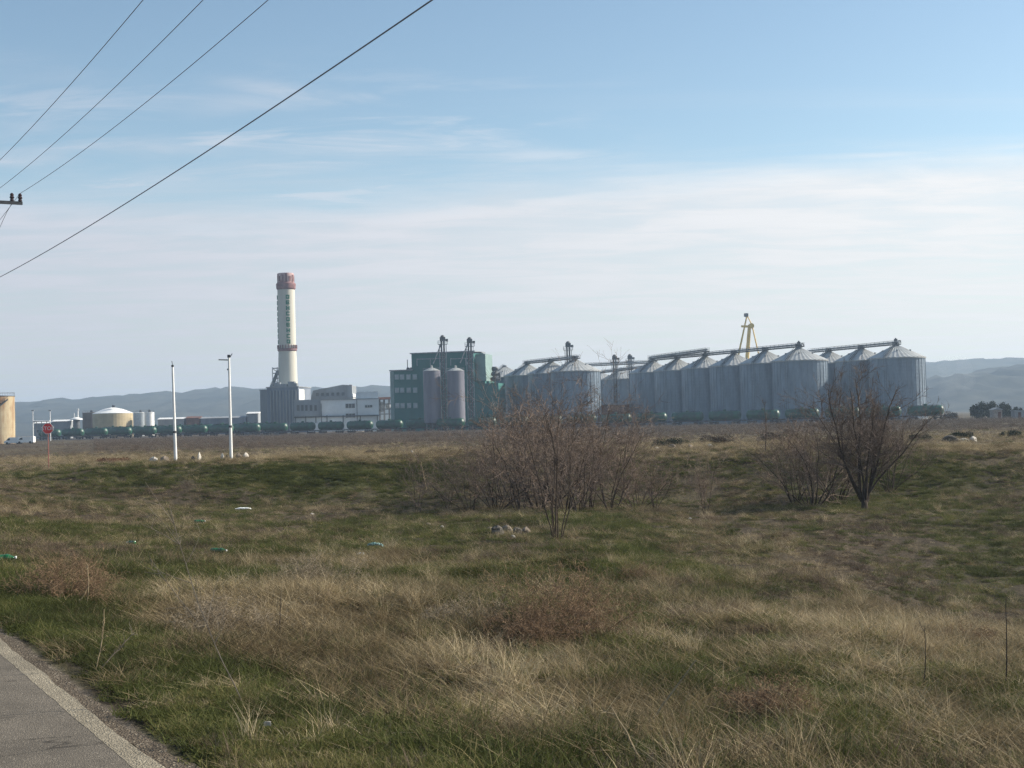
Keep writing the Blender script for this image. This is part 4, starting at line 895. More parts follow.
# ------------------------------------------------------------------ bare shrubs
def barkmat(name, c, c2): return mat(name, c, .85, 0, .1, 8, col2=c2, spec=.15)
BARK = barkmat('bark_dark', (.085, .065, .05), (.05, .038, .03)); TWIG = barkmat('twig_reddish', (.27, .205, .16), (.14, .10, .076)); TWIG2 = barkmat('twig_grey', (.19, .145, .12), (.11, .085, .068))
def rv(rg): 
    while 1:
        v = Vector((rg.uniform(-1, 1), rg.uniform(-1, 1), rg.uniform(-1, 1)))
        if .05 < v.length < 1: return v.normalized()
def grow(rg, H, stems, spread, lv=3, r0=.035, kids=(7, 6, 5), gno=.18, upb=.25, crook=.16, rmin=.0045, lean=None, ratio=(.55, .5, .5), bole=0.0, bole_r=.1):
    tr, tw = MB(), MB()
    def br(p, d, ln, r, l):
        n = 6 if l == 0 else 4 if l < 3 else 3
        pts = [p.copy()]; rs = [r]; q = p.copy(); dd = d.copy()
        for k in range(n):
            dd = (dd + rv(rg) * crook * (1.3 if l else .8) + Vector((0, 0, upb * .35))).normalized()
            q = q + dd * ln / n; pts.append(q.copy()); rs.append(max(r * (1 - .75 * (k + 1) / n), rmin * .6))
        (tr if l <= 0 else tw).path(pts, rs, 6 if l == 0 else 4 if l == 1 else 3)
        if l < lv:
            for k in range(kids[min(l, len(kids) - 1)]):
                f = rg.uniform(.22 if l == 0 else .12, 1.0); i = min(int(f * n), n - 1); g = f * n - i
                s = pts[i].lerp(pts[i + 1], g); ax = (pts[i + 1] - pts[i]).normalized()
                o = rv(rg); o = (o - ax * o.dot(ax)); o = o.normalized() if o.length > .01 else Vector((1, 0, 0))
                nd = (ax * rg.uniform(.5, 1.0) + o * rg.uniform(.45, .95) + Vector((0, 0, upb))).normalized()
                br(s, nd, ln * ratio[min(l, 2)] * rg.uniform(.6, 1.25) * (1.15 - .45 * f), max(rs[i] * .6, rmin), l + 1)
    if bole: tr.path([(0, 0, -.15), (.02, 0, bole * .4), (-.02, .02, bole * .8), (.0, .0, bole + .15)], [bole_r * 1.35, bole_r, bole_r * .95, bole_r * .8], 9)
    for k in range(stems):
        a = 2 * math.pi * (k + rg.random()) / stems; tl = rg.uniform(.3, 1) * spread
        d = Vector((math.cos(a) * tl, math.sin(a) * tl, 1)).normalized()
        if lean: d = (d + Vector(lean)).normalized()
        br(Vector((math.cos(a) * .05 * stems / 4, math.sin(a) * .05 * stems / 4, bole * (.55 + .45 * ((k * 3) % stems) / stems) - (.1 if not bole else 0))), d, H * rg.uniform(.7, 1.02) / (1 + .12 * tl), r0 * rg.uniform(.7, 1.1), 0)
    return tr, tw
def shrub(name, label, cat, px, py, D, tr, tw, group=None, bm=BARK, tm=TWIG):
    b = at(px, py, D); z0 = hxy(b[0], b[1]) - .03
    t = thing(name, label, cat, (b[0], b[1], z0), group=group); part('trunk', tr, bm, t); part('twigs', tw, tm, t); return t
S = lambda s: random.Random(s)
tr, tw = grow(S(4), 3.6, 7, .34, lv=3, r0=.024, kids=(8, 4, 3), upb=.2, crook=.24, ratio=(.36, .5, .5))
shrub('bare_shrub', 'bare slender shrub standing forward of the thicket, dark stems from one foot', 'shrub', 557, 542, 34, tr, tw, tm=TWIG2)
tr, tw = grow(S(9), 5.6, 12, .78, lv=3, r0=.062, bole=.8, bole_r=.14, kids=(12, 7, 5), upb=.10, crook=.2, rmin=.006, ratio=(.42, .5, .5))
shrub('bare_tree', 'bare spreading tree with forked dark trunk on the right bank', 'tree', 864, 499, 59, tr, tw, tm=TWIG2)
prot = []
for k, (st, sp, hh) in enumerate(((9, .75, 4.6), (11, .95, 4.2), (7, .5, 5.1))):
    tr, tw = grow(S(20 + k), hh, st, sp, lv=3, r0=.030, kids=(8, 5, 4), upb=.10, crook=.28, rmin=.0055)
    prot.append((tr.mesh('trunk'), tw.mesh('twigs')))
for a, b in prot: a.materials.append(BARK); b.materials.append(TWIG)
TH = [  # px, depth, prototype, height scale, description
 (470, 51, 0, .62, 'low bare shrub at the left end of the thicket'), (497, 53, 1, .75, 'bare shrub second from the left in the thicket'), (520, 49, 2, .78, 'bare shrub in the left half of the thicket, forward edge'),
 (538, 54, 0, 1.0, 'tallest bare shrub of the thicket, top in front of the left silos'), (565, 52, 1, .98, 'bare bushy shrub directly behind the slender front shrub'), (590, 55, 2, .95, 'tall bare shrub right of the middle of the thicket'),
 (612, 50, 0, .86, 'bare shrub leaning out in the right half of the thicket'), (636, 53, 1, .74, 'bare shrub second from the right in the thicket'), (655, 50, 2, .5, 'low bare shrub at the right end of the thicket'),
 (448, 56, 2, .5, 'small bare shrub left of the thicket on the bank foot'), (508, 58, 0, .9, 'bare shrub at the back left of the thicket'), (555, 59, 1, 1.02, 'bare shrub at the back of the thicket centre'), (578, 48, 0, .7, 'short bare shrub at the front right of the thicket'),
 (812, 54, 1, 1.0, 'bare bushy shrub left of the spreading tree'), (795, 57, 0, .8, 'bare shrub leftmost beside the spreading tree'), (838, 57, 1, 1.0, 'bare shrub touching the left side of the spreading tree'), (890, 59, 0, .75, 'low bare shrub behind the spreading tree')]
for k, (px, D, pi, sc, lb) in enumerate(TH):
    D = D + (8 if k < 13 else 6); b = at(px, 500, D); z0 = hxy(b[0], b[1]) - .03; t = thing('bare_shrub', 'leafless reddish ' + lb.replace('bare ', ''), 'shrub', (b[0], b[1], z0), k * 1.7, 'bare shrubs on the bank')
    sc *= (1.28 if k in (2, 3, 4, 5, 11) else 1.1); t.scale = (sc * 1.1, sc * 1.1, sc)
    link('trunk', prot[pi][0], None, t); link('twigs', prot[pi][1], None, t)
tr, tw = grow(S(71), 4.1, 1, .05, lv=3, r0=.03, kids=(16, 4, 3), upb=.3, ratio=(.22, .5, .5)); shrub('sapling', 'thin upright leafless sapling left of the right hand shrubs', 'tree', 765.5, 452, 75, tr, tw, tm=TWIG2)
tr, tw = grow(S(75), 2.6, 3, .3, lv=3, r0=.018, kids=(10, 5, 3), upb=.2); shrub('bare_shrub', 'small leafless shrub on the green bank left of the thicket', 'shrub', 417, 497, 55, tr, tw, 'bare shrubs on the bank', tm=TWIG2)
tr, tw = grow(S(77), 2.4, 4, .5, lv=3, r0=.018, kids=(10, 6, 4), upb=.12); shrub('bare_shrub', 'small leafless shrub on the bank between thicket and right shrubs', 'shrub', 705, 497, 55, tr, tw, 'bare shrubs on the bank')
# low dark evergreen scrub and mounds on the plain
LEAFD = mat('dark_foliage', (.035, .045, .025), .9, 0, .2, 2, spec=.1); LEAFB = mat('brown_scrub', (.10, .075, .055), .95, 0, .25, 2, spec=.1)
def leafclump(rg, w, d, h, n, ls, base=.0):
    m = MB()
    cs = [(rg.uniform(-.38, .38) * w, rg.uniform(-.3, .3) * d, rg.uniform(.25, .6) * h, rg.uniform(.28, .5)) for _ in range(7)]
    for _ in range(n):
        c = cs[rg.randrange(7)]; v = rv(rg); q = rg.uniform(.35, 1.0) ** .5
        p = Vector((c[0] + v.x * q * c[3] * w * .55, c[1] + v.y * q * c[3] * d * .7, max(base, c[2] + v.z * q * c[3] * h)))
        a = rv(rg) * ls * rg.uniform(.6, 1.4); b = rv(rg) * ls * rg.uniform(.4, 1.0)
        m.add([p, p + a, p + a * .6 + b], [(0, 1, 2)])
    return m
MD = [(670, 444, 34, 9, LEAFD, 'dark low scrub mound on the plain right of the thicket'), (722, 443, 44, 10, LEAFB, 'brown low scrub mound left of the thin sapling'), (782, 440, 40, 12, LEAFB, 'brown scrub left of the right hand shrubs, on the crest'),
      (918, 440, 22, 7, LEAFD, 'dark low scrub right of the spreading tree'), (962, 441, 26, 9, LEAFD, 'dark scrub behind the rubble heap'), (1008, 436, 22, 6, LEAFD, 'dark scrub at the right edge of the plain'), (440, 451, 26, 7, LEAFB, 'low brown scrub on the crest left of the thicket'), (375, 453, 24, 4, LEAFB, 'low flat brown scrub right of the white poles'), (628, 444, 20, 6, LEAFB, 'small brown scrub just left of the dark mound'), (110, 455, 34, 5, mat('rust_scrub', (.15, .075, .045), .95, 0, .25, 2), 'rust coloured dead scrub between red sign and poles'),
      (540, 446, 60, 7, LEAFB, 'long low brown scrub on the crest behind the thicket'), (840, 445, 50, 7, LEAFB, 'long low brown scrub on the crest behind the spreading tree')]
for k, (px, py, w, h, mm, lb) in enumerate(MD):
    D = 108 + 6 * (k % 3); b = at(px, py, D); z0 = hxy(b[0], b[1]); s = D / F
    solo('low_scrub', leafclump(S(100 + k), w * s, 2.2, h * s, 2600, .10), mm, lb, 'scrub', (b[0], b[1], z0), group='low scrub mounds on the plain')
# trees and hut far right; trees behind train
def farcrown(label, px, ybase, w, h, D, col=LEAFD, n=2600, ls=.5, seed=1, name='dark_tree', group='distant dark trees'):
    b = at(px, ybase, D); s = D / F; H = h * s; z0 = hz(b[0], b[1], False)
    H = zpx(px, ybase - h, D) - z0
    t = thing(name, label, 'tree', (b[0], b[1], z0), group=group); rg = S(seed)
    m = MB(); m.tube((0, 0, -.2), (0, 0, H * .5), .25, .12, 6)
    for k in range(5): a = rg.uniform(0, 6.3); m.tube((0, 0, H * .3), (math.cos(a) * w * s * .3, math.sin(a) * w * s * .3, H * .65), .1, .04, 5)
    part('trunk', m, BARK, t); part('crown', leafclump(rg, w * s, w * s * .8, H * .95, n, ls, H * .12), col, t)
farcrown('dark bushy tree at far right, left side of the clump', 978, 414, 17, 13, 380, seed=41); farcrown('dark bushy tree with the highest crown in the far right clump', 992, 414, 17, 17, 385, seed=42); farcrown('dark bushy tree at the right side of the far right clump', 1004, 414, 15, 13.5, 380, seed=43)
farcrown('small dark tree at the right picture edge', 1017, 413, 9, 8.5, 390, seed=44); farcrown('low grey bush right of the last wagon', 950, 416, 12, 5, 420, seed=45, n=900, col=LEAFB)
t = thing('small_hut', 'small pale walled hut under the dark trees at far right', 'hut', tuple(at(996, 415, 372)[:2]) + (hz(*at(996, 415, 372)[:2], False),)); m = MB(); m.box((0, 0, 1.3), (2.4, 3, 2.6)); part('wall', m, mat('hut_wall', (.34, .29, .25), .8), t)
m = MB(); m.prism([(-1.5, 2.6), (1.5, 2.6), (0, 3.2)], -1.8, 1.8); part('roof', m, GREYC, t); m = MB(); m.box((.4, -1.55, 1.0), (.8, .12, 2.0)); part('door', m, BROWNR, t)
t = thing('small_hut', 'grey flat roofed hut at the right picture edge', 'hut', tuple(at(1019, 412, 374)[:2]) + (hz(*at(1019, 412, 374)[:2], False),)); m = MB(); m.box((0, 0, 1.0), (3.4, 3, 2.0)); part('wall', m, GREYC, t)
m = MB(); m.box((0, 0, 2.1), (3.9, 3.4, .25), 0, .06); part('roof', m, GREYC, t); m = MB(); m.box((-.4, -1.55, .9), (.8, .12, 1.7)); part('door', m, BROWNR, t)
# ------------------------------------------------------------------ stones and litter
STW = mat('white_stone', (.46, .43, .38), .9, 0, .12, 6); STG = mat('grey_stone', (.12, .108, .092), .95, 0, .3, 9, bump=.6); STB = mat('tan_stone', (.20, .165, .13), .9, 0, .15, 6)
def rock(rg, w, d, h):
    m = MB(); n = 9; lv = 5; vs = []
    for i in range(lv + 1):
        f = i / lv; rr = math.sqrt(max(0, 1 - (f * 1.02 - .25) ** 2)) if i < lv else .25
        for k in range(n):
            a = 2 * math.pi * k / n; q = rr * rg.uniform(.78, 1.12); vs.append((q * w / 2 * math.cos(a), q * d / 2 * math.sin(a), f * h * rg.uniform(.92, 1.05) - .03))
    fs = [(i * n + k, i * n + (k + 1) % n, (i + 1) * n + (k + 1) % n, (i + 1) * n + k) for i in range(lv) for k in range(n)] + [tuple(lv * n + k for k in range(n))]
    m.add(vs, fs); return m
RK = [(153.5, 458.5, 8, 4, STW, 'slanting white stone left of the shorter white pole', 97), (164.5, 459, 9, 4.5, STB, 'pale tan stone just left of the shorter white pole', 97), (199.3, 458.5, 5, 7, STW, 'upright white stone midway between the two white poles', 97), (222.5, 461.5, 5, 6, STW, 'white stone at the left foot of the taller white pole', 95), (227, 462, 4, 3.5, STG, 'small grey stone touching the taller white pole', 95),
      (238.7, 461.5, 6, 4, STB, 'tan stone right of the taller white pole', 95), (246, 461.5, 6, 3.5, STW, 'small white stone farthest right of the taller white pole', 95), (193, 459, 7, 3, STG, 'dark grey stone left of the upright white stone', 97), (950, 444, 13, 7, STG, 'grey rubble block at the left of the heap on the right plain', 92), (964, 444.5, 10, 4, STW, 'white rubble piece in the middle of the heap on the right plain', 91), (973, 442, 9, 6.5, STW, 'white rubble block at the right of the heap on the right plain', 93), (958, 446, 8, 3, STB, 'tan rubble piece at the front of the heap on the right plain', 90), (672, 449, 9, 3.5, STB, 'pale stone under the dark scrub mound', 88), (710, 449, 5, 2.5, STW, 'white stone on the crest left of the sapling', 88), (657, 449.5, 6, 2.6, STW, 'small pale stone on the crest right of the thicket', 88), (690, 449.5, 7, 3, STB, 'tan stone on the crest between mound and sapling', 88), (412, 453, 5, 3.5, STW, 'pale stone on the crest above the small bank shrub', 86)]
for k, (px, py, w, h, mm, lb, D) in enumerate(RK):
    b = at(px, py, D); s = D / F; z0 = hxy(b[0], b[1]); solo('stone', rock(S(200 + k), w * s * 1.25, w * s * .7, h * s + (.30 if D > 93 else .10)), mm, lb, 'stone', (b[0], b[1], z0), k * .7, 'stones on the plain')
RK2 = [(428, 526, 6, 3, STB, 'small tan rock left of the rock cluster in the hollow'), (442, 528.5, 5, 2.5, STW, 'tiny white rock left of the rock cluster in the hollow'), (497, 535, 17, 9, STG, 'broad grey rock, leftmost of the cluster in the hollow'), (507, 533, 13, 8, STB, 'tan rock second in the cluster in the hollow'), (517, 536, 13, 8, STG, 'grey rock in the middle of the cluster in the hollow'), (526, 535, 11, 7, STB, 'tan rock at the right end of the cluster in the hollow'), (513, 539, 6, 4, STW, 'small white rock in front of the cluster in the hollow'), (490, 531, 8, 4, STB, 'small tan rock behind the cluster in the hollow'), (312, 515, 5, 2, STW, 'tiny pale rock right of the white plastic sheet'), (690, 520, 5, 2.4, STW, 'tiny pale rock in the hollow right of the slender shrub')]
for k, (px, py, w, h, mm, lb) in enumerate(RK2):
    x, y, z = gpt(px, py); s = y / F; solo('stone', rock(S(300 + k), w * s, w * s * .8, h * s + .03), mm, lb, 'stone', (x, y, z), k * .9, 'rocks in the hollow')
PLW = mat('white_plastic', (.72, .74, .72), .4, 0, .05, 3); PLT = mat('teal_plastic', (.09, .18, .175), .5, 0, .15, 8); BOT = mat('green_bottle', (.010, .11, .035), .15, 0, .1, 4, spec=.8)
def sheet(name, label, px, py, wpx, hpx, mm, seed):
    x, y, z = gpt(px, py); s = y / F; w = wpx * s; rg = S(seed); m = MB(); nx, ny = 16, 7; dp = w * .5; top = []; bot = []
    for i in range(nx):
        for j in range(ny):
            u, v = i / (nx - 1), j / (ny - 1); e = math.sin(math.pi * u) ** .4 * math.sin(math.pi * (v * .9 + .05)) ** .5
            q = (w * (u - .5) + rg.uniform(-.01, .01), dp * (v - .5) * (0.6 + .6 * e), .05 + hpx * s * (.55 * e + .25 * rg.random())); top.append(q); bot.append((q[0], q[1], q[2] - .012))
    f = [(i * ny + j, (i + 1) * ny + j, (i + 1) * ny + j + 1, i * ny + j + 1) for i in range(nx - 1) for j in range(ny - 1)]
    o = nx * ny; m.add(top + bot, f + [tuple(o + k for k in reversed(q)) for q in f]); solo(name, m, mm, label, 'litter', (x, y, z), 0, 'litter in the grass')
sheet('plastic_sheet', 'flat white plastic sheet lying in the hollow below the green bank', 243, 511, 16, 3, PLW, 1)
sheet('plastic_bag', 'crumpled teal plastic bag in the middle grass', 375, 549, 17, 6, PLT, 2)
sheet('plastic_bag', 'small white scrap of plastic left of the teal bag', 361, 558, 7, 4, PLW, 3)
sheet('plastic_bag', 'yellow green scrap lying in the right foreground', 885, 617, 9, 4, mat('yellow_scrap', (.40, .42, .14), .5), 4)
sheet('plastic_bag', 'pale scrap of paper in the bottom left grass', 268, 734, 6, 4, STW, 5)
def bottle(label, px, py, ln, rz, D=None):
    x, y, z = gpt(px, py); s = y / F; k = ln * s / .33; t = thing('green_bottle', label, 'bottle', (x, y, z + .06), rz, 'green plastic bottles in the grass')
    def lx(prof, mm, nm):
        m = MB(); n = 14; vs = []
        for a_, r in prof:
            for q in range(n): a = 2 * math.pi * q / n; vs.append((a_ * k, r * k * math.cos(a), r * k * math.sin(a) + .045 * k))
        m.add(vs, [(i * n + q, (i + 1) * n + q, (i + 1) * n + (q + 1) % n, i * n + (q + 1) % n) for i in range(len(prof) - 1) for q in range(n)]); part(nm, m, mm, t, True)
    lx([(-.16, .01), (-.16, .045), (-.15, .05), (-.05, .05), (-.045, .046), (.02, .046), (.03, .05), (.07, .047), (.12, .02), (.145, .015), (.145, .005)], BOT, 'body')
    lx([(.14, .004), (.14, .018), (.165, .018), (.165, .004)], PLW, 'cap')
bottle('large green plastic bottle at the left picture edge', 3, 566, 26, .3)
bottle('green plastic bottle in the grass left of the middle', 131, 547, 12, 2.6)
bottle('green plastic bottle below the white plastic sheet', 219, 556, 17, -.2)
bottle('small green plastic bottle farther back near the left bank', 200, 525, 11, .1)
# ------------------------------------------------------------------ dry stalks in the foreground
STK = mat('dry_stalk', (.38, .30, .18), .8, 0, .1, 6, col2=(.24, .18, .11)); STKG = mat('grey_branch', (.20, .175, .14), .85, 0, .1, 6, col2=(.11, .09, .07)); STKD = mat('dark_stem', (.05, .04, .035), .85, 0, .1, 6)
def stalk(label, pb, pt, mm, r=.006, bend=.05, side=0, seed=1, name='dry_stalk', dy=0.0, twist=0):
    x, y, z = gpt(*pb); tp = at(pt[0], pt[1], y + dy); o = Vector((x, y, z)); v = Vector(tp) - o; rg = S(seed); n = 10; pts = []
    for k in range(n + 1):
        f = k / n; q = v * f + Vector((math.sin(f * math.pi) * bend * v.length, 0, math.sin(f * 2.2) * .02)) + rv(rg) * .004; pts.append(q)
    m = MB(); m.path([pts[0] - Vector((0, 0, .05))] + pts, [r] + [r * (1 - .55 * k / n) for k in range(n + 1)], 5)
    for k in range(side):
        i = rg.randrange(3, n); d = (v.normalized() * .8 + rv(rg) * .7).normalized() * v.length * rg.uniform(.1, .26)
        m.path([pts[i], pts[i] + d * .5 + rv(rg) * .01, pts[i] + d], [r * .5, r * .35, r * .2], 4)
        for _ in range(2): e = pts[i] + d * rg.uniform(.4, .9); m.path([e, e + (d.normalized() + rv(rg)).normalized() * d.length * .4], [r * .3, r * .15], 3)
    solo(name, m, mm, label, 'plant stem', (x, y, z), group='dry stems standing in the foreground')
stalk('long thin grey branch leaning left in the left foreground', (244, 705), (170, 508), STKG, .0042, -.04, 14, 1)
stalk('pale forked stem near the road, leaning right at its top', (95, 672), (104, 612), STK, .005, .05, 4, 2)
stalk('grey branch spreading right beside the pale forked stem', (97, 672), (135, 634), STKG, .005, .03, 7, 3, dy=.2)
stalk('straight pale cane slanting up right in the lower middle', (648, 727), (697, 662), STK, .007, .0, 0, 4)
stalk('dry cane slanting from the bottom edge, right of the middle', (648, 775), (612, 711), STK, .0075, .0, 1, 5)
stalk('pale curved stem near the bottom edge with a hooked tip', (770, 766), (708, 714), STK, .006, .03, 2, 15)
stalk('dark upright stem near the right edge', (1006, 690), (1006, 600), STKD, .0065, .005, 0, 6)
stalk('dark upright stem left of the right edge stem', (924, 690), (925, 628), STKD, .005, .01, 1, 7)
stalk('pale slanting reed on the lip of the right hollow', (909, 607), (924, 576), STK, .011, .0, 1, 8)
stalk('short slanting pale reed left of the right edge stem', (972, 650), (966, 634), STK, .007, .0, 0, 9)
stalk('reddish brown upright stem in the left middle grass', (279, 640), (281, 598), STKD, .006, .0, 1, 10)
stalk('pale reed sticking up in the middle distance hollow', (378, 524), (384, 512), STK, .012, .0, 1, 11)
stalk('dry cane leaning right in the left tussock', (76, 610), (89, 588), STK, .007, .0, 1, 12)
stalk('upright dry cane in the left tussock', (87, 608), (88, 566), STK, .007, .02, 3, 13)
stalk('thin pale cane on the far left grass, leaning right', (70, 602), (74, 572), STK, .006, .0, 1, 14)
stalk('thin grey branch in front of the green bank', (213, 640), (150, 560), STKG, .005, -.03, 8, 17)
stalk('tall slim dry plant on the bank left of the thicket', (427, 492), (421, 462), STK, .02, .0, 8, 18)
# dead weed mounds
DW1 = mat('dead_weed_red', (.30, .205, .13), .9, 0, .1, 9, col2=(.13, .085, .055), spec=.1); DW2 = mat('dead_weed_pale', (.36, .30, .22), .9, 0, .1, 9, col2=(.16, .125, .085), spec=.1)
for k, (px, py, w, hpx, mm, lb) in enumerate(((568, 640, 75, 40, DW1, 'reddish brown tangled dead weed mound in the middle of the near field'), (520, 652, 60, 26, DW1, 'brown dead weed tangle just left of the reddish mound'), (462, 622, 75, 14, DW2, 'flattened pale grey dead weed tangle left of the reddish mound'), (62, 600, 46, 26, DW1, 'dark dead weed mound by the tall left stems'),
      (768, 720, 70, 24, DW1, 'brown dead weed mound at the bottom right of the middle'), (225, 640, 70, 24, DW2, 'greyish dead weed tangle in the left middle grass'), (640, 585, 40, 12, DW1, 'small brown dead weed patch below the slender shrub'), (960, 640, 40, 10, DW1, 'small brown dead weed tangle near the right edge'), (310, 590, 60, 20, DW2, 'pale dead weed tangle behind the left grass'))):
    x, y, z = gpt(px, py); sc = y / F; rg = S(500 + k); tr, tw = MB(), MB()
    for q in range(9):
        a, b = grow(rg, hpx * sc * 2.3, 6, 1.2, lv=2, r0=.0035, kids=(7, 5), upb=-.05, crook=.5, rmin=.0016, ratio=(.6, .6, .5)); ox = rg.gauss(0, .28) * w * sc; oy = rg.gauss(0, .28) * w * sc * .7
        for src, dst in ((a, tr), (b, tw)): dst.add([(p[0] + ox, p[1] + oy, p[2] + .04) for p in src.v], src.f)
    t = thing('dead_weed', lb, 'dead weed', (x, y, z), group='dead weed mounds'); part('stems', tr, mm, t); part('twigs', tw, mm, t)
# ------------------------------------------------------------------ grass
def tuftmat(name, ramp, rough=.75, trans=.25):
    m = bpy.data.materials.new(name); m.use_nodes = True; t = m.node_tree; b = t.nodes['Principled BSDF']
    b.inputs['Roughness'].default_value = rough; b.inputs['Specular IOR Level'].default_value = .15
    ti = N(t, 'ShaderNodeAttribute', attribute_name='tint', attribute_type='INSTANCER'); bl = N(t, 'ShaderNodeAttribute', attribute_name='blade')
    f = M_(t, 'ADD', M_(t, 'MULTIPLY', ti.outputs['Fac'], .55), M_(t, 'MULTIPLY', bl.outputs['Fac'], .45))
    cr = N(t, 'ShaderNodeValToRGB'); L(t, f, cr.inputs[0])
    el_ = cr.color_ramp.elements; el_[0].position = ramp[0][0]; el_[0].color = (*ramp[0][1], 1); el_[1].position = ramp[-1][0]; el_[1].color = (*ramp[-1][1], 1)
    for p, c in ramp[1:-1]: e = el_.new(p); e.color = (*c, 1)
    L(t, cr.outputs[0], b.inputs['Base Color'])
    tb = N(t, 'ShaderNodeBsdfTranslucent'); L(t, cr.outputs[0], tb.inputs[0]); mxs = N(t, 'ShaderNodeMixShader'); mxs.inputs[0].default_value = trans
    L(t, b.outputs[0], mxs.inputs[1]); L(t, tb.outputs[0], mxs.inputs[2]); out = t.nodes['Material Output']; L(t, mxs.outputs[0], out.inputs['Surface']); return m
GST = tuftmat('straw_blades', [(0, (.068, .050, .030)), (.35, (.160, .122, .068)), (.65, (.31, .245, .142)), (1, (.60, .50, .33))])  # straw tones spread wider so dark and pale blades also carry shade and highlights
GGR = tuftmat('green_blades', [(0, (.034, .038, .014)), (.4, (.066, .076, .024)), (.72, (.110, .125, .036)), (1, (.26, .21, .10))], trans=.35)
GBR = tuftmat('weed_stems', [(0, (.040, .030, .022)), (.5, (.098, .070, .050)), (1, (.22, .17, .125))], trans=.1)
tc_col = bpy.data.collections.new('tuft_shapes')
def tuft(name, m, nb, hmin, hmax, w, rad, bend, lie=0.0, seed=0, segs=3, twiggy=0, droop=1.0):
    g = np.random.default_rng(seed); V = []; Fc = []; B = []; n = 0
    for _ in range(nb):
        a = g.uniform(0, 2 * np.pi); q = rad * np.sqrt(g.random()); p = np.array([q * np.cos(a), q * np.sin(a), -.01])
        h = g.uniform(hmin, hmax); b = g.uniform(0, 2 * np.pi); tl = lie * g.uniform(.3, 1.3) + g.uniform(0, .35)
        d = np.array([np.cos(b) * np.sin(tl), np.sin(b) * np.sin(tl), np.cos(tl)]); bd = np.array([np.cos(b), np.sin(b), -.35 * droop]) * bend * g.uniform(.2, 1.4)
        sd_ = np.array([-np.sin(b), np.cos(b), 0]); sa = g.uniform(-1, 1); sd_ = sd_ * np.cos(sa) + np.cross(d, sd_) * np.sin(sa); bt = g.random()
        for k in range(segs + 1):
            f = k / segs; c = p + d * h * f + bd * h * f * f; c[2] = max(c[2], -.01 + .012 * bt); ww = w * (1 - f ** 1.5 * .92) * .5
            V += [c - sd_ * ww, c + sd_ * ww]; B += [bt, bt]
            if k: Fc.append((n + 2 * k - 2, n + 2 * k - 1, n + 2 * k + 1, n + 2 * k))
        n += 2 * segs + 2
        if twiggy:
            for _t in range(twiggy):
                f = g.uniform(.35, .95); c = p + d * h * f + bd * h * f * f; e = g.normal(size=3); e[2] = abs(e[2]) * .7; e = e / np.linalg.norm(e) * h * g.uniform(.12, .35); ww = w * .35
                V += [c - sd_ * ww, c + sd_ * ww, c + e]; B += [bt] * 3; Fc.append((n, n + 1, n + 2)); n += 3
    me = bpy.data.meshes.new(name); me.from_pydata([tuple(v) for v in V], [], Fc); at_ = me.attributes.new('blade', 'FLOAT', 'POINT'); at_.data.foreach_set('value', np.array(B, np.float32)); me.materials.append(m)
    o = bpy.data.objects.new(name, me); tc_col.objects.link(o)
# names sort alphabetically = instance index
tuft('a_straw_upright', GST, 60, .10, .30, .0060, .13, .55, .25, 1, 4)
tuft('b_straw_loose', GST, 50, .08, .26, .0060, .17, .9, .65, 2, 4)
tuft('c_straw_flat', GST, 70, .12, .34, .0055, .22, .5, 1.2, 3, 3, droop=.3)
tuft('d_straw_tall', GST, 34, .25, .50, .0048, .10, .40, .1, 4, 5, twiggy=2)
tuft('e_green_short', GGR, 150, .03, .09, .0066, .17, .6, .4, 5, 3)
tuft('f_green_mixed', GGR, 90, .06, .17, .0052, .15, .6, .3, 6, 3)
tuft('g_green_broad', GGR, 55, .03, .08, .016, .15, .6, .8, 7, 2)
tuft('h_weed', GBR, 26, .10, .28, .0040, .12, .2, .45, 8, 3, twiggy=7)
tuft('i_weed_low', GBR, 60, .05, .14, .0045, .17, .4, 1.0, 9, 3, twiggy=3)
tuft('j_thatch', GST, 110, .05, .14, .0048, .22, .4, 1.3, 10, 2, droop=.2)
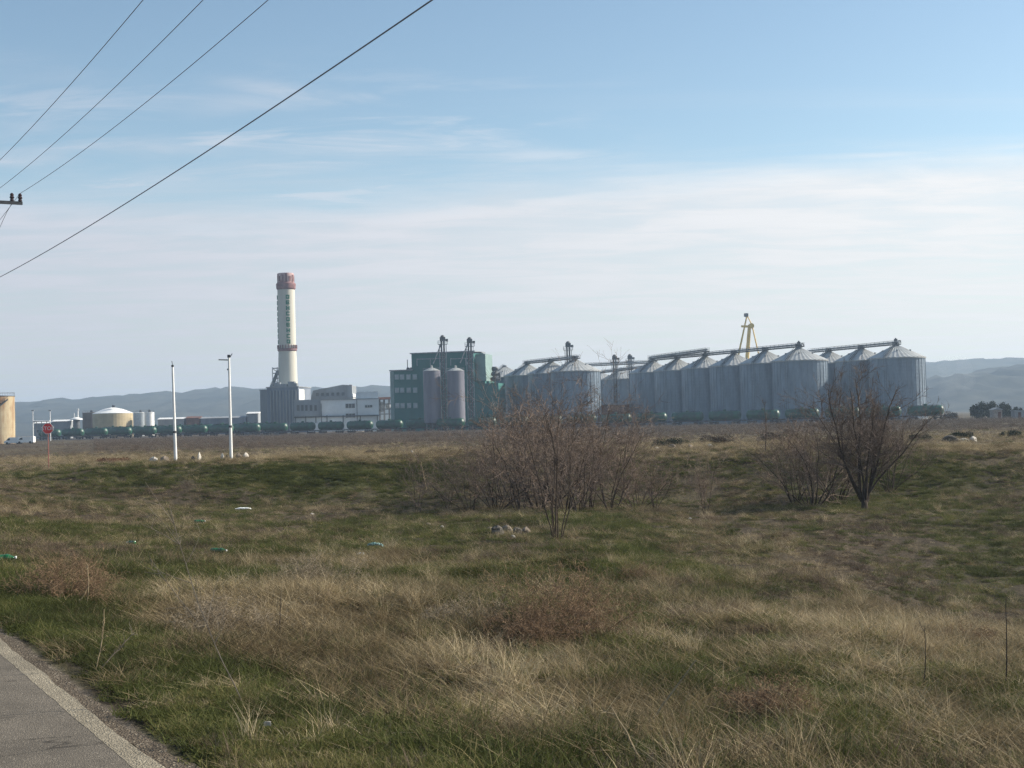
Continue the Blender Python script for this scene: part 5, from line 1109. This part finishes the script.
def scatter(name, n, r0, r1, sc0, sc1, amax=R_(25), label=None, weedy=False, front=False):
    u = rng.random(n); r = np.sqrt(r0 ** 2 + u * (r1 ** 2 - r0 ** 2)); a = rng.uniform(-amax, amax, n)
    x = r * np.sin(a); y = r * np.cos(a); e = edge_dist(x, y)
    keep = e > .20 + .25 * fbm(x * 2, y * 2, 2, 40) ; keep &= (rng.random(n) < sstep(e, .22, .5) + .0)
    if front: tp_ = rail_pt(0); td_ = Vector((RB, RC, 0)).normalized(); keep &= (((x - tp_.x) * -td_.y + (y - tp_.y) * td_.x) < -4.5)
    x, y, e, r = x[keep], y[keep], e[keep], r[keep]; n = len(x); z = height(x, y)
    s_, g_, b_ = cover(x, y); q = rng.random(n); bare = fbm(x / .8, y / .8, 3, 50)
    kind = np.zeros(n, int); r_ = np.hypot(x, y); tall = fbm(x / 2.2, y / 2.2, 3, 60)
    c1 = q < s_; c2 = (~c1) & (q < s_ + g_); c3 = ~(c1 | c2); w = rng.random(n)
    kind[c1] = np.select([w[c1] < .20, w[c1] < .42, w[c1] < .74, w[c1] < .76 + .10 * (tall[c1] > .55)], [0, 1, 2, 3], 9)
    kind[c2] = np.select([w[c2] < .50, w[c2] < .82], [4, 5], 6)
    kind[c3] = np.select([w[c3] < .50, w[c3] < .85], [7, 8], 9)
    if weedy: kind = rng.choice([7, 7, 7, 8, 8], n)
    sc = rng.uniform(sc0, sc1, n) * (1 - .55 * ((x / y < -.31) & weedy))
    gk = (kind >= 4) & (kind <= 6); cl = fbm(x / .62, y / .62, 2, 80); tus = cl > .57; low = (cl < .47) & (kind < 4) & (r_ < 40); kind = np.where(low & (kind < 2), np.where(rng.random(n) < .5, 2, 9), kind)
    sc = sc * np.where(gk, 1.25 + .5 * tall, np.where(kind == 2, 1.1, (.33 + .36 * sstep(tall, .34, .72)) * np.where(tus, 1.75, np.where(cl < .47, .75, 1.0)))); verge = np.exp(-((e - .7) / .5) ** 2); sc *= 1 - .35 * verge
    keep = (bare > .41) | (rng.random(n) < .30) | (verge > .4)
    x, y, z, kind, sc, cl = x[keep], y[keep], z[keep], kind[keep], sc[keep], cl[keep]; n = len(x)
    tint = np.clip(fbm(x / 1.1, y / 1.1, 3, 70) * 1.1 - .05 + rng.normal(0, .14, n) + np.clip((cl - .50) * 1.9, -.22, .34), 0, 1)
    me = bpy.data.meshes.new(name); me.vertices.add(n); me.vertices.foreach_set('co', np.stack([x, y, z], 1).ravel())
    A = me.attributes.new('rot', 'FLOAT_VECTOR', 'POINT'); A.data.foreach_set('vector', np.stack([rng.normal(0, .12, n), rng.normal(0, .12, n), rng.uniform(0, 6.28, n)], 1).astype(np.float32).ravel())
    A = me.attributes.new('scl', 'FLOAT_VECTOR', 'POINT'); A.data.foreach_set('vector', np.stack([sc, sc, sc * rng.uniform(.75, 1.25, n)], 1).astype(np.float32).ravel())
    A = me.attributes.new('tint', 'FLOAT', 'POINT'); A.data.foreach_set('value', tint.astype(np.float32))
    A = me.attributes.new('sort', 'INT', 'POINT'); A.data.foreach_set('value', kind.astype(np.int32))
    o = link(name, me, None); o['kind'] = 'stuff'; o['label'] = label; o['category'] = 'grass'
    md = o.modifiers.new('scatter', 'NODES'); md.node_group = GN; return o
GN = bpy.data.node_groups.new('tuft_scatter', 'GeometryNodeTree')
GN.interface.new_socket('Geometry', in_out='INPUT', socket_type='NodeSocketGeometry'); GN.interface.new_socket('Geometry', in_out='OUTPUT', socket_type='NodeSocketGeometry')
gi = GN.nodes.new('NodeGroupInput'); go = GN.nodes.new('NodeGroupOutput'); ci = GN.nodes.new('GeometryNodeCollectionInfo'); ci.inputs[0].default_value = tc_col; ci.inputs['Separate Children'].default_value = True; ci.inputs['Reset Children'].default_value = True
ip = GN.nodes.new('GeometryNodeInstanceOnPoints'); ip.inputs['Pick Instance'].default_value = True
def na(nm, ty): n = GN.nodes.new('GeometryNodeInputNamedAttribute'); n.data_type = ty; n.inputs[0].default_value = nm; return n.outputs[0]
GN.links.new(gi.outputs[0], ip.inputs['Points']); GN.links.new(ci.outputs[0], ip.inputs['Instance']); GN.links.new(na('sort', 'INT'), ip.inputs['Instance Index'])
e2r = GN.nodes.new('FunctionNodeEulerToRotation'); GN.links.new(na('rot', 'FLOAT_VECTOR'), e2r.inputs[0]); GN.links.new(e2r.outputs[0], ip.inputs['Rotation'])
GN.links.new(na('scl', 'FLOAT_VECTOR'), ip.inputs['Scale']); GN.links.new(ip.outputs[0], go.inputs[0])
scatter('grass', 26000, 3.5, 14, .42, .85, R_(32), 'tufts of dry straw, green grass and brown weeds in the foreground')
scatter('grass', 60000, 14, 30, .50, 1.0, R_(27), 'rough mixed grass across the middle of the field')
scatter('grass', 120000, 30, 82, .65, 1.15, R_(25), 'rough grass over the hollow and its banks')
scatter('grass', 60000, 82, 200, .9, 1.6, R_(24), 'dry grass across the plain beyond the bank')
scatter('weeds', 45000, 190, 385, 2.0, 4.2, R_(24), 'brown weeds growing in front of the railway line', weedy=True)
scatter('weeds', 26000, 300, 520, 3.2, 6.0, R_(24), 'tall brown weeds hiding the wheels of the near tank wagons', weedy=True, front=True)
# ------------------------------------------------------------------ smoke and haze
def volmat(name, dens, col, noise=False, aniso=0.0):
    m = bpy.data.materials.new(name); m.use_nodes = True; t = m.node_tree; t.nodes.remove(t.nodes['Principled BSDF']); out = t.nodes['Material Output']
    v = N(t, 'ShaderNodeVolumePrincipled'); v.inputs['Color'].default_value = (*col, 1); v.inputs['Density'].default_value = dens; v.inputs['Anisotropy'].default_value = aniso
    L(t, v.outputs[0], out.inputs['Volume']); return m
b = at(950, 412, 1100)
m = MB(); rg = S(5)
for cx, cz, r in ((0, 8, 5), (-1, 17, 8), (3, 26, 10), (9, 34, 12), (-1, 38, 8), (14, 26, 9)):
    m.lathe([(r * math.sin(math.pi * k / 10) + .01, cz - r * math.cos(math.pi * k / 10)) for k in range(11)], 16, (cx, rg.uniform(-3, 3), 0))
solo('smoke', m, volmat('smoke_volume', .0032, (.85, .88, .92)), 'faint pale smoke plume rising before the hills at far right', 'smoke', (b[0], b[1], GZ))['kind'] = 'stuff'
m = MB(); m.box((0, 2000, 52), (16000, 16000, 124)); hzo = link('haze', m.mesh('haze'), volmat('haze_volume', HAZE, (.60, .78, 1.0), aniso=.2)); hzo['kind'] = 'stuff'
